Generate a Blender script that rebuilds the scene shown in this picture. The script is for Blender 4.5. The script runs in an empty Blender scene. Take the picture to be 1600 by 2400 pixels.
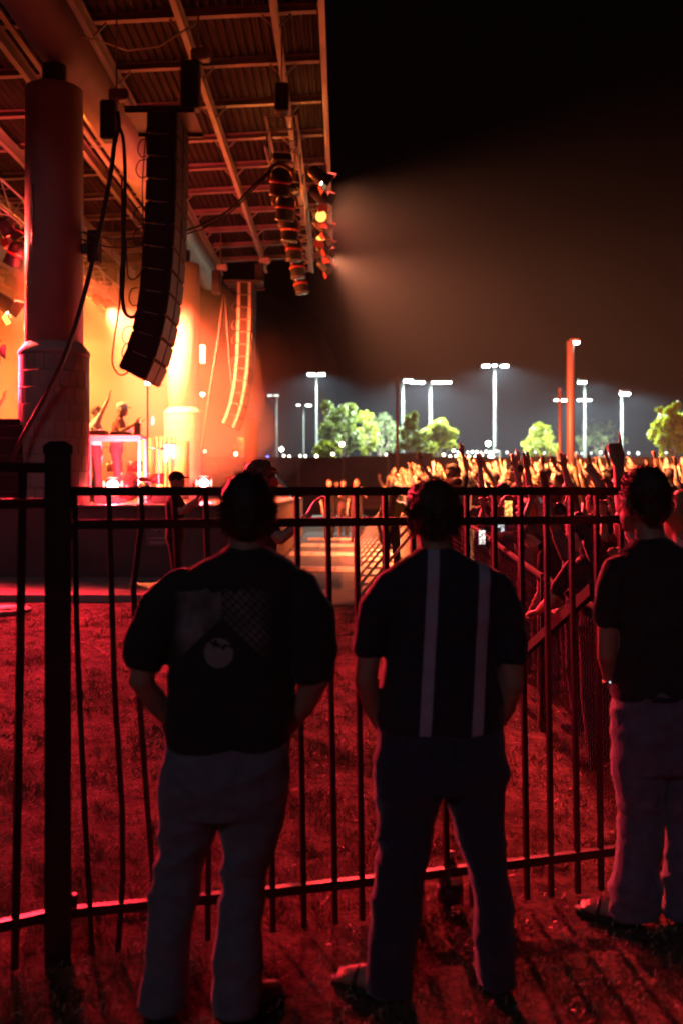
import bpy, bmesh, math, random
import numpy as np
from mathutils import Vector, Matrix, Euler, noise as mnoise
random.seed(7)
R = math.radians
scene = bpy.context.scene
COL = scene.collection
F = 2333.0            # focal length in photograph pixels
HZ = 1150.0           # horizon row of the photograph
EYE = 1.75
HAZE = 0.0003         # density of the air over the whole place
SMOKE = 0.012         # density of the smoke on the stage

# ------------------------------------------------------------------ camera
cam_d = bpy.data.cameras.new('camera')
cam = bpy.data.objects.new('camera', cam_d); COL.objects.link(cam)
cam.location = (0, 0, EYE); cam.rotation_euler = (R(90), 0, 0)
cam_d.sensor_fit = 'VERTICAL'; cam_d.sensor_height = 36.0; cam_d.lens = 36.0 * F / 2400.0
cam_d.shift_y = -50.0 / 2400.0
cam_d.clip_start = 0.05; cam_d.clip_end = 1500
cam_d.dof.use_dof = True; cam_d.dof.focus_distance = 6.6; cam_d.dof.aperture_fstop = 1.8
scene.camera = cam

# ------------------------------------------------------------------ night sky, added fill, exposure
world = bpy.data.worlds.new('World'); scene.world = world; world.use_nodes = True
wn = world.node_tree.nodes; wl = world.node_tree.links; wn.clear()
sky = wn.new('ShaderNodeTexSky'); sky.sky_type = 'NISHITA'; sky.sun_disc = False
sky.sun_elevation = R(-4.5); sky.sun_rotation = R(205)
bg = wn.new('ShaderNodeBackground'); bg.inputs['Strength'].default_value = 0.05
wo = wn.new('ShaderNodeOutputWorld')
wl.new(sky.outputs['Color'], bg.inputs['Color']); wl.new(bg.outputs['Background'], wo.inputs['Surface'])
fill_sun_d = bpy.data.lights.new('fill_sun', 'SUN'); fill_sun_d.energy = 0.11; fill_sun_d.angle = R(20); fill_sun_d.color = (0.78, 0.76, 1.0)
fill_sun = bpy.data.objects.new('fill_sun', fill_sun_d); COL.objects.link(fill_sun)  # added sun lamp, not a moon: fill for the men's backs
fill_sun.rotation_euler = (R(58), 0, R(-22))
scene.view_settings.view_transform = 'Standard'; scene.view_settings.look = 'None'
scene.view_settings.exposure = 0.0; scene.view_settings.gamma = 1.0; scene.view_settings.use_curve_mapping = False
cy = scene.cycles
cy.use_denoising = True; cy.max_bounces = 5; cy.diffuse_bounces = 2; cy.glossy_bounces = 2; cy.transmission_bounces = 4
cy.transparent_max_bounces = 6; cy.volume_bounces = 0; cy.caustics_reflective = False; cy.caustics_refractive = False
cy.sample_clamp_indirect = 2.0; cy.sample_clamp_direct = 0.0
try: cy.denoiser = 'OPENIMAGEDENOISE'
except Exception: pass

# ------------------------------------------------------------------ helpers
def at(px, py, Y):
    """a point of the place: metres from the photograph's column and row and a distance from the camera"""
    return Vector(((px - 800.0) / F * Y, Y, EYE + (HZ - py) / F * Y))

def sstep(a, b, x):
    t = min(1.0, max(0.0, (x - a) / (b - a))); return t * t * (3 - 2 * t)

def gz(x, y):
    z = 0.33 * sstep(5.0, 13.0, y)
    z += max(0.0, min(y, 60.0) - 16.0) * 0.016 * sstep(0.5, 5.0, x)
    return z

MATS = {}
def mat(name, col, rough=0.6, metal=0.0, var=0.18, scale=6.0, bump=0.0, bscale=40.0, emit=None, estr=0.0, spec=0.5, rnd=None, detail=4.0, sheen=0.0):
    if name in MATS: return MATS[name]
    m = bpy.data.materials.new(name); m.use_nodes = True
    nt = m.node_tree; n = nt.nodes; l = nt.links
    b = n['Principled BSDF']
    b.inputs['Roughness'].default_value = rough; b.inputs['Metallic'].default_value = metal
    b.inputs['Specular IOR Level'].default_value = spec
    tc = n.new('ShaderNodeTexCoord'); nz = n.new('ShaderNodeTexNoise')
    nz.inputs['Scale'].default_value = scale; nz.inputs['Detail'].default_value = detail
    l.new(tc.outputs['Object'], nz.inputs['Vector'])
    if rnd:      # each object takes one of several colours
        oi = n.new('ShaderNodeObjectInfo'); cr = n.new('ShaderNodeValToRGB'); cr.color_ramp.interpolation = 'CONSTANT'
        els = cr.color_ramp.elements
        els[0].color = (*rnd[0], 1); els[0].position = 0
        els[1].color = (*rnd[1], 1); els[1].position = 1.0 / len(rnd)
        for i in range(2, len(rnd)):
            e = els.new(i / len(rnd)); e.color = (*rnd[i], 1)
        l.new(oi.outputs['Random'], cr.inputs['Fac']); basec = cr.outputs['Color']
    else:
        rg = n.new('ShaderNodeRGB'); rg.outputs[0].default_value = (*col, 1); basec = rg.outputs[0]
    mr = n.new('ShaderNodeMapRange')
    mr.inputs['From Min'].default_value = 0.3; mr.inputs['From Max'].default_value = 0.7
    mr.inputs['To Min'].default_value = 1 - var; mr.inputs['To Max'].default_value = 1 + var
    l.new(nz.outputs['Fac'], mr.inputs['Value'])
    mx = n.new('ShaderNodeVectorMath'); mx.operation = 'SCALE'
    l.new(basec, mx.inputs[0]); l.new(mr.outputs['Result'], mx.inputs['Scale'])
    l.new(mx.outputs['Vector'], b.inputs['Base Color'])
    if bump:
        n2 = n.new('ShaderNodeTexNoise'); n2.inputs['Scale'].default_value = bscale; n2.inputs['Detail'].default_value = 5
        l.new(tc.outputs['Object'], n2.inputs['Vector'])
        bp = n.new('ShaderNodeBump'); bp.inputs['Strength'].default_value = bump; bp.inputs['Distance'].default_value = 0.02
        l.new(n2.outputs['Fac'], bp.inputs['Height']); l.new(bp.outputs['Normal'], b.inputs['Normal'])
    if sheen:
        b.inputs['Sheen Weight'].default_value = sheen; b.inputs['Sheen Roughness'].default_value = 0.35
    if emit:
        b.inputs['Emission Color'].default_value = (*emit, 1); b.inputs['Emission Strength'].default_value = estr
    MATS[name] = m
    return m

class MB:
    """collects vertices and faces of ONE mesh object"""
    def __init__(s): s.v = []; s.f = []
    def add(s, vs, fs):
        o = len(s.v); s.v += [tuple(p) for p in vs]; s.f += [tuple(i + o for i in f) for f in fs]; return s
    def box(s, c, d, rz=0.0, M=None):
        hx, hy, hz = d[0] / 2, d[1] / 2, d[2] / 2
        vs = [Vector((x, y, z)) for x in (-hx, hx) for y in (-hy, hy) for z in (-hz, hz)]
        m = M if M is not None else Matrix.Rotation(rz, 3, 'Z')
        vs = [m @ p + Vector(c) for p in vs]
        return s.add(vs, [(0, 1, 3, 2), (4, 6, 7, 5), (0, 4, 5, 1), (2, 3, 7, 6), (0, 2, 6, 4), (1, 5, 7, 3)])
    def bar(s, a, b, w, h=None):
        """a rectangular bar from a to b"""
        a = Vector(a); b = Vector(b); h = h or w; d = (b - a); L = d.length; d.normalize()
        up = Vector((0, 0, 1)) if abs(d.z) < 0.95 else Vector((0, 1, 0))
        x = d.cross(up).normalized(); u = x.cross(d)
        M = Matrix((x, d, u)).transposed()
        return s.box((a + b) / 2, (w, L, h), M=M)
    def tube(s, pts, r, n=8, cap=True, ell=None):
        """a round tube along points; r one radius or one per point"""
        pts = [Vector(p) for p in pts]; k = len(pts)
        rs = list(r) if isinstance(r, (list, tuple)) else [r] * k
        vs = []; prev = None
        for i, p in enumerate(pts):
            t = (pts[min(i + 1, k - 1)] - pts[max(i - 1, 0)]).normalized()
            if prev is None:
                a = Vector((0, 0, 1)) if abs(t.z) < 0.9 else Vector((1, 0, 0))
                x = t.cross(a).normalized()
            else:
                x = (prev - t * prev.dot(t)).normalized()
            prev = x; y = t.cross(x)
            for j in range(n):
                an = 2 * math.pi * j / n
                vs.append(p + (x * math.cos(an) + y * math.sin(an)) * rs[i])
        fs = [(i * n + j, i * n + (j + 1) % n, (i + 1) * n + (j + 1) % n, (i + 1) * n + j) for i in range(k - 1) for j in range(n)]
        if cap: fs += [tuple(range(n - 1, -1, -1)), tuple((k - 1) * n + j for j in range(n))]
        return s.add(vs, fs)
    def rings(s, rs, cap=True):
        n = len(rs[0]); k = len(rs); vs = [p for r in rs for p in r]
        fs = [(i * n + j, i * n + (j + 1) % n, (i + 1) * n + (j + 1) % n, (i + 1) * n + j) for i in range(k - 1) for j in range(n)]
        if cap: fs += [tuple(range(n - 1, -1, -1)), tuple((k - 1) * n + j for j in range(n))]
        return s.add(vs, fs)
    def lathe(s, c, prof, n=24):
        c = Vector(c)
        return s.rings([[c + Vector((r * math.cos(2 * math.pi * j / n), r * math.sin(2 * math.pi * j / n), z)) for j in range(n)] for r, z in prof])
    def ball(s, c, r, n=12, m=8):
        r = r if isinstance(r, (list, tuple, Vector)) else (r, r, r); c = Vector(c)
        rs = []
        for i in range(m + 1):
            th = math.pi * (0.04 + 0.92 * i / m)
            rs.append([c + Vector((r[0] * math.sin(th) * math.cos(2 * math.pi * j / n), r[1] * math.sin(th) * math.sin(2 * math.pi * j / n), -r[2] * math.cos(th))) for j in range(n)])
        return s.rings(rs)
    def quad(s, a, b, c, d): return s.add([a, b, c, d], [(0, 1, 2, 3)])
    def mesh(s, name):
        me = bpy.data.meshes.new(name); me.from_pydata(s.v, [], s.f); me.validate(); me.update(); return me
    def build(s, name, m, parent=None, smooth=False, bevel=0.0, loc=None):
        me = s.mesh(name)
        bm = bmesh.new(); bm.from_mesh(me); bmesh.ops.recalc_face_normals(bm, faces=bm.faces)
        if bevel: bmesh.ops.bevel(bm, geom=list(bm.edges), offset=bevel, segments=1, affect='EDGES', clamp_overlap=True)
        bm.to_mesh(me); bm.free()
        return link(name, me, m, parent, smooth, loc)

def link(name, me, m, parent=None, smooth=False, loc=None):
    o = bpy.data.objects.new(name, me); COL.objects.link(o)
    if m is not None and not me.materials: me.materials.append(m)
    if smooth:
        for p in me.polygons: p.use_smooth = True
    if parent is not None: o.parent = parent
    if loc is not None: o.location = loc
    return o

def tag(o, label=None, cat=None, group=None, kind=None):
    if label: o['label'] = label
    if cat: o['category'] = cat
    if group: o['group'] = group
    if kind: o['kind'] = kind
    return o

def thing(name, label, cat, loc=(0, 0, 0), rz=0.0, group=None):
    o = bpy.data.objects.new(name, None); COL.objects.link(o); o.empty_display_size = 0.1
    o.location = loc; o.rotation_euler = (0, 0, rz)
    return tag(o, label, cat, group)

def copy_tree(o, parent=None):
    c = o.copy(); COL.objects.link(c); c.parent = parent
    for ch in list(o.children): copy_tree(ch, c)
    return c

def lamp(name, kind, loc, col, power, parent=None, target=None, angle=60, blend=0.6, radius=0.08, shape=None):
    d = bpy.data.lights.new(name, kind); d.color = col; d.energy = power
    if kind == 'SPOT': d.spot_size = R(angle); d.spot_blend = blend
    if kind in ('SPOT', 'POINT'): d.shadow_soft_size = radius
    o = bpy.data.objects.new(name, d); COL.objects.link(o); o.location = loc
    if target is not None:
        o.rotation_euler = (Vector(target) - Vector(loc)).to_track_quat('-Z', 'Y').to_euler()
    if parent is not None:
        o.parent = parent; o.matrix_parent_inverse = Matrix.Translation(parent.location).inverted() if parent.type == 'EMPTY' else Matrix()
    return o

# ------------------------------------------------------------------ materials
M_black = mat('black powder coated steel', (0.012, 0.011, 0.011), 0.42, 0.0, 0.3, 20, 0.15, 120)
M_steel = mat('painted grey steel', (0.30, 0.26, 0.22), 0.5, 0.2, 0.22, 3, 0.1, 30)
M_alu = mat('aluminium', (0.55, 0.53, 0.5), 0.32, 0.9, 0.15, 10)
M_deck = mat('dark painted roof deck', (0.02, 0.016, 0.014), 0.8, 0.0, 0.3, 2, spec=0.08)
M_col = mat('cream painted column', (0.42, 0.35, 0.30), 0.55, 0, 0.10, 2, 0.1, 25)
M_tube = mat('glossy cream tube paint', (0.42, 0.34, 0.28), 0.25, 0, 0.12, 2, 0.05, 25)
M_block = mat('cream glazed block', (0.36, 0.27, 0.23), 0.5, 0, 0.15, 3, 0.15, 60)
M_cab = mat('black textured cabinet paint', (0.012, 0.010, 0.010), 0.75, 0, 0.2, 30, 0.2, 200, spec=0.2)
M_grille = mat('dark speaker grille', (0.035, 0.032, 0.032), 0.5, 0.3, 0.3, 60, 0.3, 300)
M_cable = mat('black rubber cable', (0.012, 0.011, 0.011), 0.5)
M_conc = mat('worn concrete', (0.34, 0.31, 0.28), 0.85, 0, 0.22, 1.5, 0.3, 25)
M_stagewall = mat('dark painted stage wall', (0.10, 0.085, 0.08), 0.75, 0, 0.25, 2, 0.2, 30)
M_floor = mat('stage deck boards', (0.42, 0.36, 0.31), 0.38, 0, 0.2, 3, 0.1, 20)
M_white = mat('white painted panel', (0.75, 0.72, 0.70), 0.5, 0, 0.05, 3)
M_red = mat('red rubber ring', (0.45, 0.04, 0.05), 0.5)
M_wood = mat('plain timber board', (0.34, 0.22, 0.12), 0.7, 0, 0.3, 5, 0.2, 40)
M_chain = mat('hoist chain steel', (0.25, 0.22, 0.2), 0.4, 0.8)
def M_emit(name, col, s): return mat(name, (0.02, 0.02, 0.02), 0.3, emit=col, estr=s)
# ================================================================== STRUCTURE: ground, path, pit
def ground_sheet():
    xs = np.concatenate([np.linspace(-120, -14, 14), np.linspace(-12, 12, 97), np.linspace(14, 160, 16)])
    ys = np.concatenate([np.linspace(-12, 1.5, 8), np.linspace(2, 14, 97), np.linspace(14.5, 60, 60), np.linspace(64, 420, 18)])
    v = []
    for y in ys:
        for x in xs:
            d = 0.0
            if 1 < y < 13 and -9 < x < 9:
                d = 0.018 * mnoise.noise((x * 1.3, y * 1.3, 0)) + 0.012 * mnoise.noise((x * 4, y * 4, 5))
            v.append((x, y, gz(x, y) + d))
    nx = len(xs)
    f = [(j * nx + i, j * nx + i + 1, (j + 1) * nx + i + 1, (j + 1) * nx + i) for j in range(len(ys) - 1) for i in range(nx - 1)]
    me = bpy.data.meshes.new('ground'); me.from_pydata(v, [], f); me.update()
    m = bpy.data.materials.new('turf and bare earth'); m.use_nodes = True
    n = m.node_tree.nodes; l = m.node_tree.links; b = n['Principled BSDF']
    tc = n.new('ShaderNodeTexCoord')
    def nz(s, d=6, r=0.6):
        t = n.new('ShaderNodeTexNoise'); t.inputs['Scale'].default_value = s; t.inputs['Detail'].default_value = d; t.inputs['Roughness'].default_value = r
        l.new(tc.outputs['Object'], t.inputs['Vector']); return t
    big, mid, fine = nz(0.9, 5), nz(7, 6, 0.7), nz(55, 5, 0.75)
    cr = n.new('ShaderNodeValToRGB'); e = cr.color_ramp.elements
    e[0].position = 0.40; e[0].color = (0.03, 0.026, 0.012, 1); e[1].position = 0.60; e[1].color = (0.27, 0.20, 0.14, 1)
    ad = n.new('ShaderNodeMath'); ad.operation = 'MULTIPLY_ADD'; ad.inputs[1].default_value = 0.6
    l.new(mid.outputs['Fac'], ad.inputs[0])
    hb = n.new('ShaderNodeMath'); hb.operation = 'MULTIPLY'; hb.inputs[1].default_value = 0.4; l.new(big.outputs['Fac'], hb.inputs[0])
    l.new(hb.outputs[0], ad.inputs[2]); l.new(ad.outputs[0], cr.inputs['Fac'])
    mx = n.new('ShaderNodeMix'); mx.data_type = 'RGBA'; mx.blend_type = 'MULTIPLY'; mx.inputs['Factor'].default_value = 0.75
    cr2 = n.new('ShaderNodeValToRGB'); cr2.color_ramp.elements[0].position = 0.32; cr2.color_ramp.elements[1].position = 0.7
    cr2.color_ramp.elements[0].color = (0.10, 0.10, 0.10, 1); cr2.color_ramp.elements[1].color = (1.7, 1.7, 1.7, 1)
    l.new(fine.outputs['Fac'], cr2.inputs['Fac'])
    l.new(cr.outputs['Color'], mx.inputs['A']); l.new(cr2.outputs['Color'], mx.inputs['B']); l.new(mx.outputs['Result'], b.inputs['Base Color'])
    b.inputs['Roughness'].default_value = 0.95; b.inputs['Specular IOR Level'].default_value = 0.15
    b1 = n.new('ShaderNodeBump'); b1.inputs['Strength'].default_value = 0.9; b1.inputs['Distance'].default_value = 0.05; l.new(mid.outputs['Fac'], b1.inputs['Height'])
    b2 = n.new('ShaderNodeBump'); b2.inputs['Strength'].default_value = 0.9; b2.inputs['Distance'].default_value = 0.02; l.new(fine.outputs['Fac'], b2.inputs['Height'])
    l.new(b1.outputs['Normal'], b2.inputs['Normal']); l.new(b2.outputs['Normal'], b.inputs['Normal'])
    o = link('ground', me, m, smooth=True); tag(o, kind='structure')
ground_sheet()

def sheet(name, x0, x1, y0, y1, dz, m, n=12):
    b = MB(); nx = n; ny = n
    vs = [(x0 + (x1 - x0) * i / nx, y0 + (y1 - y0) * j / ny, 0) for j in range(ny + 1) for i in range(nx + 1)]
    vs = [(x, y, gz(x, y) + dz) for x, y, _ in vs]
    b.add(vs, [(j * (nx + 1) + i, j * (nx + 1) + i + 1, (j + 1) * (nx + 1) + i + 1, (j + 1) * (nx + 1) + i) for j in range(ny) for i in range(nx)])
    o = b.build(name, m); tag(o, kind='structure'); return o
# concrete apron beside the stage, a real step above the turf
ap = MB(); ap.box((-8.6, 14.0, 0.355), (14.6, 2.6, 0.13)); tag(ap.build('pavement', M_conc, bevel=0.01), kind='structure')
pit = mat('pit asphalt', (0.075, 0.065, 0.06), 0.7, 0, 0.3, 3, 0.4, 60)
sheet('pit_floor', -1.2, 1.0, 12.4, 34, 0.006, pit)

# ================================================================== STAGE
DECK = 1.53
SX0, SX1, SY0, SY1 = -17.0, -1.25, 15.35, 31.0
st = thing('stage', 'raised concrete stage with a pale deck and dark side wall', 'stage', (-9, 23, 0.3))
def P_(b, name, m, parent, **k):
    o = b.build(name, m, parent, **k); o.matrix_parent_inverse = Matrix.Translation(parent.location).inverted(); return o
P_(MB().box(((SX0 + SX1) / 2, (SY0 + SY1) / 2, 0.85), (SX1 - SX0, SY1 - SY0, 1.30)), 'base_wall', M_stagewall, st)
# deck panels, each its own piece
npx, npy = 8, 7
for i in range(npx):
    for j in range(npy):
        w = (SX1 - SX0 + 0.06) / npx; d = (SY1 - SY0 + 0.1) / npy
        P_(MB().box((SX0 + w * (i + .5), SY0 - 0.05 + d * (j + .5), DECK - 0.014), (w - 0.012, d - 0.012, 0.03)), 'deck_panel', M_floor, st)
# front fascia boards facing the pit
y = SY0 + 0.1
k = 0
while y < SY1:
    w = 0.30 + 0.06 * ((k * 7) % 3)
    P_(MB().box((SX1 + 0.02, y + w / 2, 0.93), (0.035 + 0.01 * (k % 2), w - 0.02, 1.12)), 'board', M_wood, st); y += w; k += 1
# painted number on the side wall
M_sgn = mat('weathered pale sign', (0.22, 0.17, 0.16), 0.7, 0, 0.3, 12)
sg = thing('notice_board', 'faded rectangular notice fixed on the dark stage side wall', 'sign', (-2.75, SY0 - 0.01, 1.0))
P_(MB().box((-2.75, SY0 - 0.015, 1.08), (0.5, 0.02, 0.36)), 'panel', M_sgn, sg)
for r_ in range(2):
    P_(MB().box((-2.75, SY0 - 0.03, 1.02 - 0.07 * r_), (0.36, 0.006, 0.022)), 'lettering', mat('pale lettering', (0.45, 0.38, 0.36), 0.7), sg)
for s_ in (-0.11, 0.11):
    t = MB(); t.tube([(-2.75 + s_ + 0.055 * math.cos(a), SY0 - 0.03, 1.19 + 0.055 * math.sin(a)) for a in np.linspace(0, 6.2832, 17)], 0.011, 6)
    P_(t, 'lettering', mat('pale lettering', (0.45, 0.38, 0.36), 0.7), sg)

# ------------------------------------------------------------------ columns
def block_mesh(r0, r1, a, h):
    b = MB(); n = 3; vs = []
    for z in (-h / 2, h / 2):
        for r in (r0, r1):
            for i in range(n + 1):
                t = -a / 2 + a * i / n; vs.append((r * math.cos(t), r * math.sin(t), z))
    m = n + 1; f = []
    for i in range(n):
        f += [(i, i + 1, m + i + 1, m + i), (2 * m + i, 3 * m + i, 3 * m + i + 1, 2 * m + i + 1), (m + i, m + i + 1, 3 * m + i + 1, 3 * m + i), (i, 2 * m + i, 2 * m + i + 1, i + 1)]
    f += [(0, m, 3 * m, 2 * m), (n, 2 * m + n, 3 * m + n, m + n)]
    b.add(vs, f); me = b.mesh('block'); me.materials.append(M_block); return me
NB = 22; BH = 0.262
BLK = block_mesh(0.46, 0.548, 2 * math.pi / NB - 0.014, BH - 0.012)
def column(x, y, label):
    c = thing('column', label, 'column', (x, y, DECK - 0.0))
    z0 = 0.0
    MB().lathe((0, 0, 0), [(0.53, 0.0), (0.53, 2.36)], 32).build('core', mat('grey mortar', (0.30, 0.26, 0.24), 0.9), c, True)
    for k in range(9):
        for i in range(NB):
            o = bpy.data.objects.new('block', BLK); COL.objects.link(o); o.parent = c
            o.location = (0, 0, BH * (k + .5)); o.rotation_euler = (0, 0, 2 * math.pi * (i + 0.5 * (k % 2)) / NB + 0.002 * ((i * 7 + k * 3) % 5))
            s = 1 + 0.004 * ((i * 5 + k * 11) % 4 - 1.5); o.scale = (s, s, 1)
    MB().lathe((0, 0, 0), [(0.545, 2.36), (0.56, 2.37), (0.56, 2.42), (0.50, 2.50), (0.46, 2.54), (0.452, 2.56)], 40).build('collar', M_col, c, True)
    MB().lathe((0, 0, 0), [(0.45, 2.55), (0.45, 6.58), (0.44, 6.62), (0.20, 6.63)], 40).build('shaft', M_col, c, True)
    MB().lathe((0, 0, 0), [(0.19, 6.6), (0.19, 7.0)], 24).build('neck', M_black, c, True)
    MB().ball((-0.28, -0.36, 3.45), (0.06, 0.05, 0.06)).build('conduit_cap', M_col, c, True)
    return c
colA = column(-4.58, 15.9, 'cream round column on tiled base, closest to the black fence')
colB = column(-4.46, 28.2, 'cream round column on tiled base at the far end of the stage')
MB().tube([(-0.36 * 0.55 - 0.02, -0.41, 4.05), (-0.36 * 0.55 - 0.02, -0.41, 5.0)], 0.02, 8).build('conduit', M_alu, colA, True)

# ------------------------------------------------------------------ roof canopy
cn = thing('stage_canopy', 'steel stage roof with corrugated deck, purlins and long rafters', 'roof', (-5, 24, 8.5))
def zr(x): return 9.75 + 0.05 * (x + 0.35)      # underside of deck
RY0, RY1 = 11.0, 34.3
XE = -0.35
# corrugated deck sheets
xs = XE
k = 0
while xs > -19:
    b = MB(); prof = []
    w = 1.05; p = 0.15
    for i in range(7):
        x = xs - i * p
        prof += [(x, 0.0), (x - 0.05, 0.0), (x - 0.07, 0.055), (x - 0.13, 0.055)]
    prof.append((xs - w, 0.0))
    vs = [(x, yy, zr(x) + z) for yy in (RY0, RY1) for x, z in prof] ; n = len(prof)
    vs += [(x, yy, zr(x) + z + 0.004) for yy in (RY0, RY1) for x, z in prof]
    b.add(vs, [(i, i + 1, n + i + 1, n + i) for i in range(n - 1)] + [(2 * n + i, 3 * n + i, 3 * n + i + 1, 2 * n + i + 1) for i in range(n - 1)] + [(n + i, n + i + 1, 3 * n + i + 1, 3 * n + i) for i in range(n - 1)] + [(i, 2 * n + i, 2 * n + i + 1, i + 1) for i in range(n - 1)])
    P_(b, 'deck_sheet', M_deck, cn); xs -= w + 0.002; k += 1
dy = 1.895
yp = 16.35 - 2 * dy
M_purl = mat('warm grey purlin', (0.34, 0.26, 0.21), 0.45, 0.0, 0.2, 2)
while yp < RY1:
    b = MB()
    def slab(z0, h, w):
        c = [(x, yp + s * w / 2, zr(x) + zz) for zz in (z0, z0 + h) for x, s in ((XE - 0.05, -1), (XE - 0.05, 1), (-19, 1), (-19, -1))]
        b.add(c, [(0, 1, 2, 3), (7, 6, 5, 4), (0, 4, 5, 1), (2, 6, 7, 3), (1, 5, 6, 2), (0, 3, 7, 4)])
    slab(-0.135, 0.014, 0.13); slab(-0.122, 0.11, 0.014); slab(-0.014, 0.012, 0.13)
    P_(b, 'purlin', M_purl, cn); yp += dy
M_raft = mat('pale grey rafter', (0.42, 0.36, 0.30), 0.5, 0.1, 0.2, 1.5)
for x in (-1.07, -2.58, -4.1, -5.6, -7.1, -8.6, -10.1, -11.6, -13.1):
    b = MB(); z = zr(x) - 0.14
    b.box((x, (RY0 + RY1) / 2, z - 0.012), (0.10, RY1 - RY0 - 0.1, 0.018)).box((x, (RY0 + RY1) / 2, z - 0.13), (0.012, RY1 - RY0 - 0.1, 0.22)).box((x, (RY0 + RY1) / 2, z - 0.25), (0.10, RY1 - RY0 - 0.1, 0.018))
    ra = P_(b, 'rafter', M_raft, cn)
    yp = 16.35 - 2 * dy
    if x > -5:
        while yp < RY1:      # knee braces where purlins cross
            for s in (-1, 1):
                bb = MB(); bb.bar((x + s * 0.03, yp, z - 0.22), (x + s * 0.25, yp, zr(x) - 0.13), 0.02, 0.035)
                bb.build('brace', M_purl, ra)
            yp += dy
# edge beam / fascia
P_(MB().box((XE + 0.03, (RY0 + RY1) / 2, zr(XE) - 0.08), (0.10, RY1 - RY0, 0.36)), 'edge_beam', M_raft, cn)
# the great tube carried by the columns
tb = MB(); tb.tube([(-4.57, RY0, 9.03), (-4.46, RY1 - 0.5, 8.98)], 0.42, 28)
P_(tb, 'main_tube', M_tube, cn, smooth=True)
tb = MB(); tb.box((-5.02, (RY0 + RY1) / 2 - .3, 8.80), (0.09, RY1 - RY0 - 1, 0.05)); P_(tb, 'lip_angle', M_raft, cn)
tb = MB(); tb.tube([(-10.2, RY0, 9.0), (-10.2, RY1 - 0.5, 8.95)], 0.42, 20)
P_(tb, 'main_tube', M_tube, cn, smooth=True)

# ------------------------------------------------------------------ line arrays
def line_array(x, y, ztop, label, plate=None):
    root = thing('line_array', label, 'speaker array', (x, y, ztop))
    W, D, H = 1.18, 0.44, 0.338
    bh = 0.10
    # flying frame
    MB().box((-0.02, 0, -bh / 2), (1.05, 1.22, 0.03)).box((-0.02, -0.52, -bh / 2 - 0.02), (1.05, 0.06, 0.09)).box((-0.02, 0.52, -bh / 2 - 0.02), (1.05, 0.06, 0.09)).build('flying_frame', M_black, root)
    p = Vector((0.24, 0, -bh)); a = 0.0
    angs = [0.004, 0.006, 0.008, 0.01, 0.012, 0.015, 0.02, 0.03, 0.045, 0.06, 0.085, 0.12]
    me_c = None
    for i in range(12):
        a += angs[i]
        # cabinet: front at local x=0, trapezoid in side view, tops thinner at the rear
        if me_c is None:
            b = MB(); hf, hr = H, H * 0.86
            sec = [(0, 0), (-D * 0.75, -0.012), (-D, -(H - hr) / 2), (-D, -H + (H - hr) / 2), (-D * 0.75, -H + 0.012), (0, -H)]
            vs = [(xx, yy, zz) for yy in (-W / 2, W / 2) for xx, zz in sec]
            b.add(vs, [(0, 1, 2, 3, 4, 5), (11, 10, 9, 8, 7, 6)] + [(j, (j + 1) % 6 + 0, (j + 1) % 6 + 6, j + 6) for j in range(6)])
            ob = b.build('cabinet', M_cab, root, bevel=0.008); me_c = ob.data
            g = MB()
            g.box((0.012, -W * 0.26, -H / 2), (0.02, W * 0.45, H * 0.86)); me_g1 = g.build('grille', M_grille, ob); 
            g = MB(); g.box((0.012, W * 0.26, -H / 2), (0.02, W * 0.45, H * 0.86)); me_g2 = g.build('grille', M_grille, ob)
            g = MB(); g.box((-D * 0.5, -W / 2 - 0.006, -0.012), (D * 0.80, 0.012, 0.010)); me_r = g.build('rigging_rail', M_steel, ob)
            me_p = []
            for xx in (-0.07, -D + 0.07):
                g = MB(); g.box((xx, -W / 2 - 0.008, -H / 2), (0.075, 0.016, H * 0.96)); me_p.append(g.build('rigging_plate', plate or M_cab, ob, bevel=0.004))
            g = MB(); g.tube([(-D * 0.6, -W / 2 - 0.004, -H * .5), (-D * 0.6, -W / 2 - 0.03, -H * .52), (-D * 0.35, -W / 2 - 0.03, -H * .52), (-D * 0.35, -W / 2 - 0.004, -H * .5)], 0.010, 6); me_h = g.build('handle', M_cab, ob)
        else:
            ob = link('cabinet', me_c, None, root)
            for q in (me_g1, me_g2, me_r, me_h, *me_p):
                link(q.name.split('.')[0], q.data, None, ob)
        ob.location = p; ob.rotation_euler = (0, a, 0)
        p = p + Vector((-math.sin(a), 0, -math.cos(a))) * (H + 0.008)
    return root
laA = line_array(-2.75, 15.7, 7.62, 'black curved speaker array hanging close, beside the dark column')
laB = line_array(-2.72, 28.3, 7.66, 'curved speaker array glowing orange, hanging beyond the far column', M_steel)

def chain(pts, parent=None, name='chain', th=0.016):
    b = MB(); b.tube(pts, th, 5); o = b.build(name, M_chain, parent)
    if parent is not None: o.matrix_parent_inverse = Matrix.Translation(parent.location).inverted()
    return o
def hoist(x, y, z, ztop, label, h=0.62, w=0.24):
    t = thing('chain_hoist', label, 'hoist', (x, y, z))
    MB().box((0, 0, -h / 2), (w, 0.26, h)).build('chain_bag', M_black, t, bevel=0.03)
    MB().box((0.16, 0, 0.10), (0.30, 0.2, 0.18)).build('motor', M_steel, t, bevel=0.03)
    MB().tube([(0.12, 0, 0.2), (0.12, 0, ztop - z)], 0.014, 5).build('chain', M_chain, t)
    MB().tube([(0.12 + 0.04 * math.cos(q), 0, 0.03 - 0.07 + 0.06 * math.sin(q)) for q in np.linspace(0, 5, 10)], 0.014, 5).build('hook', M_chain, t)
    return t
hoist(-3.66, 15.7, 7.88, 9.2, 'black chain hoist hanging over the left end of the close speaker array')
hoist(-2.40, 15.9, 8.6, 9.35, 'black chain hoist above the right end of the close speaker array', 0.78, 0.30)
hoist(-3.55, 28.3, 8.0, 9.2, 'orange lit chain hoist left of the far speaker array', 0.66)
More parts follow.
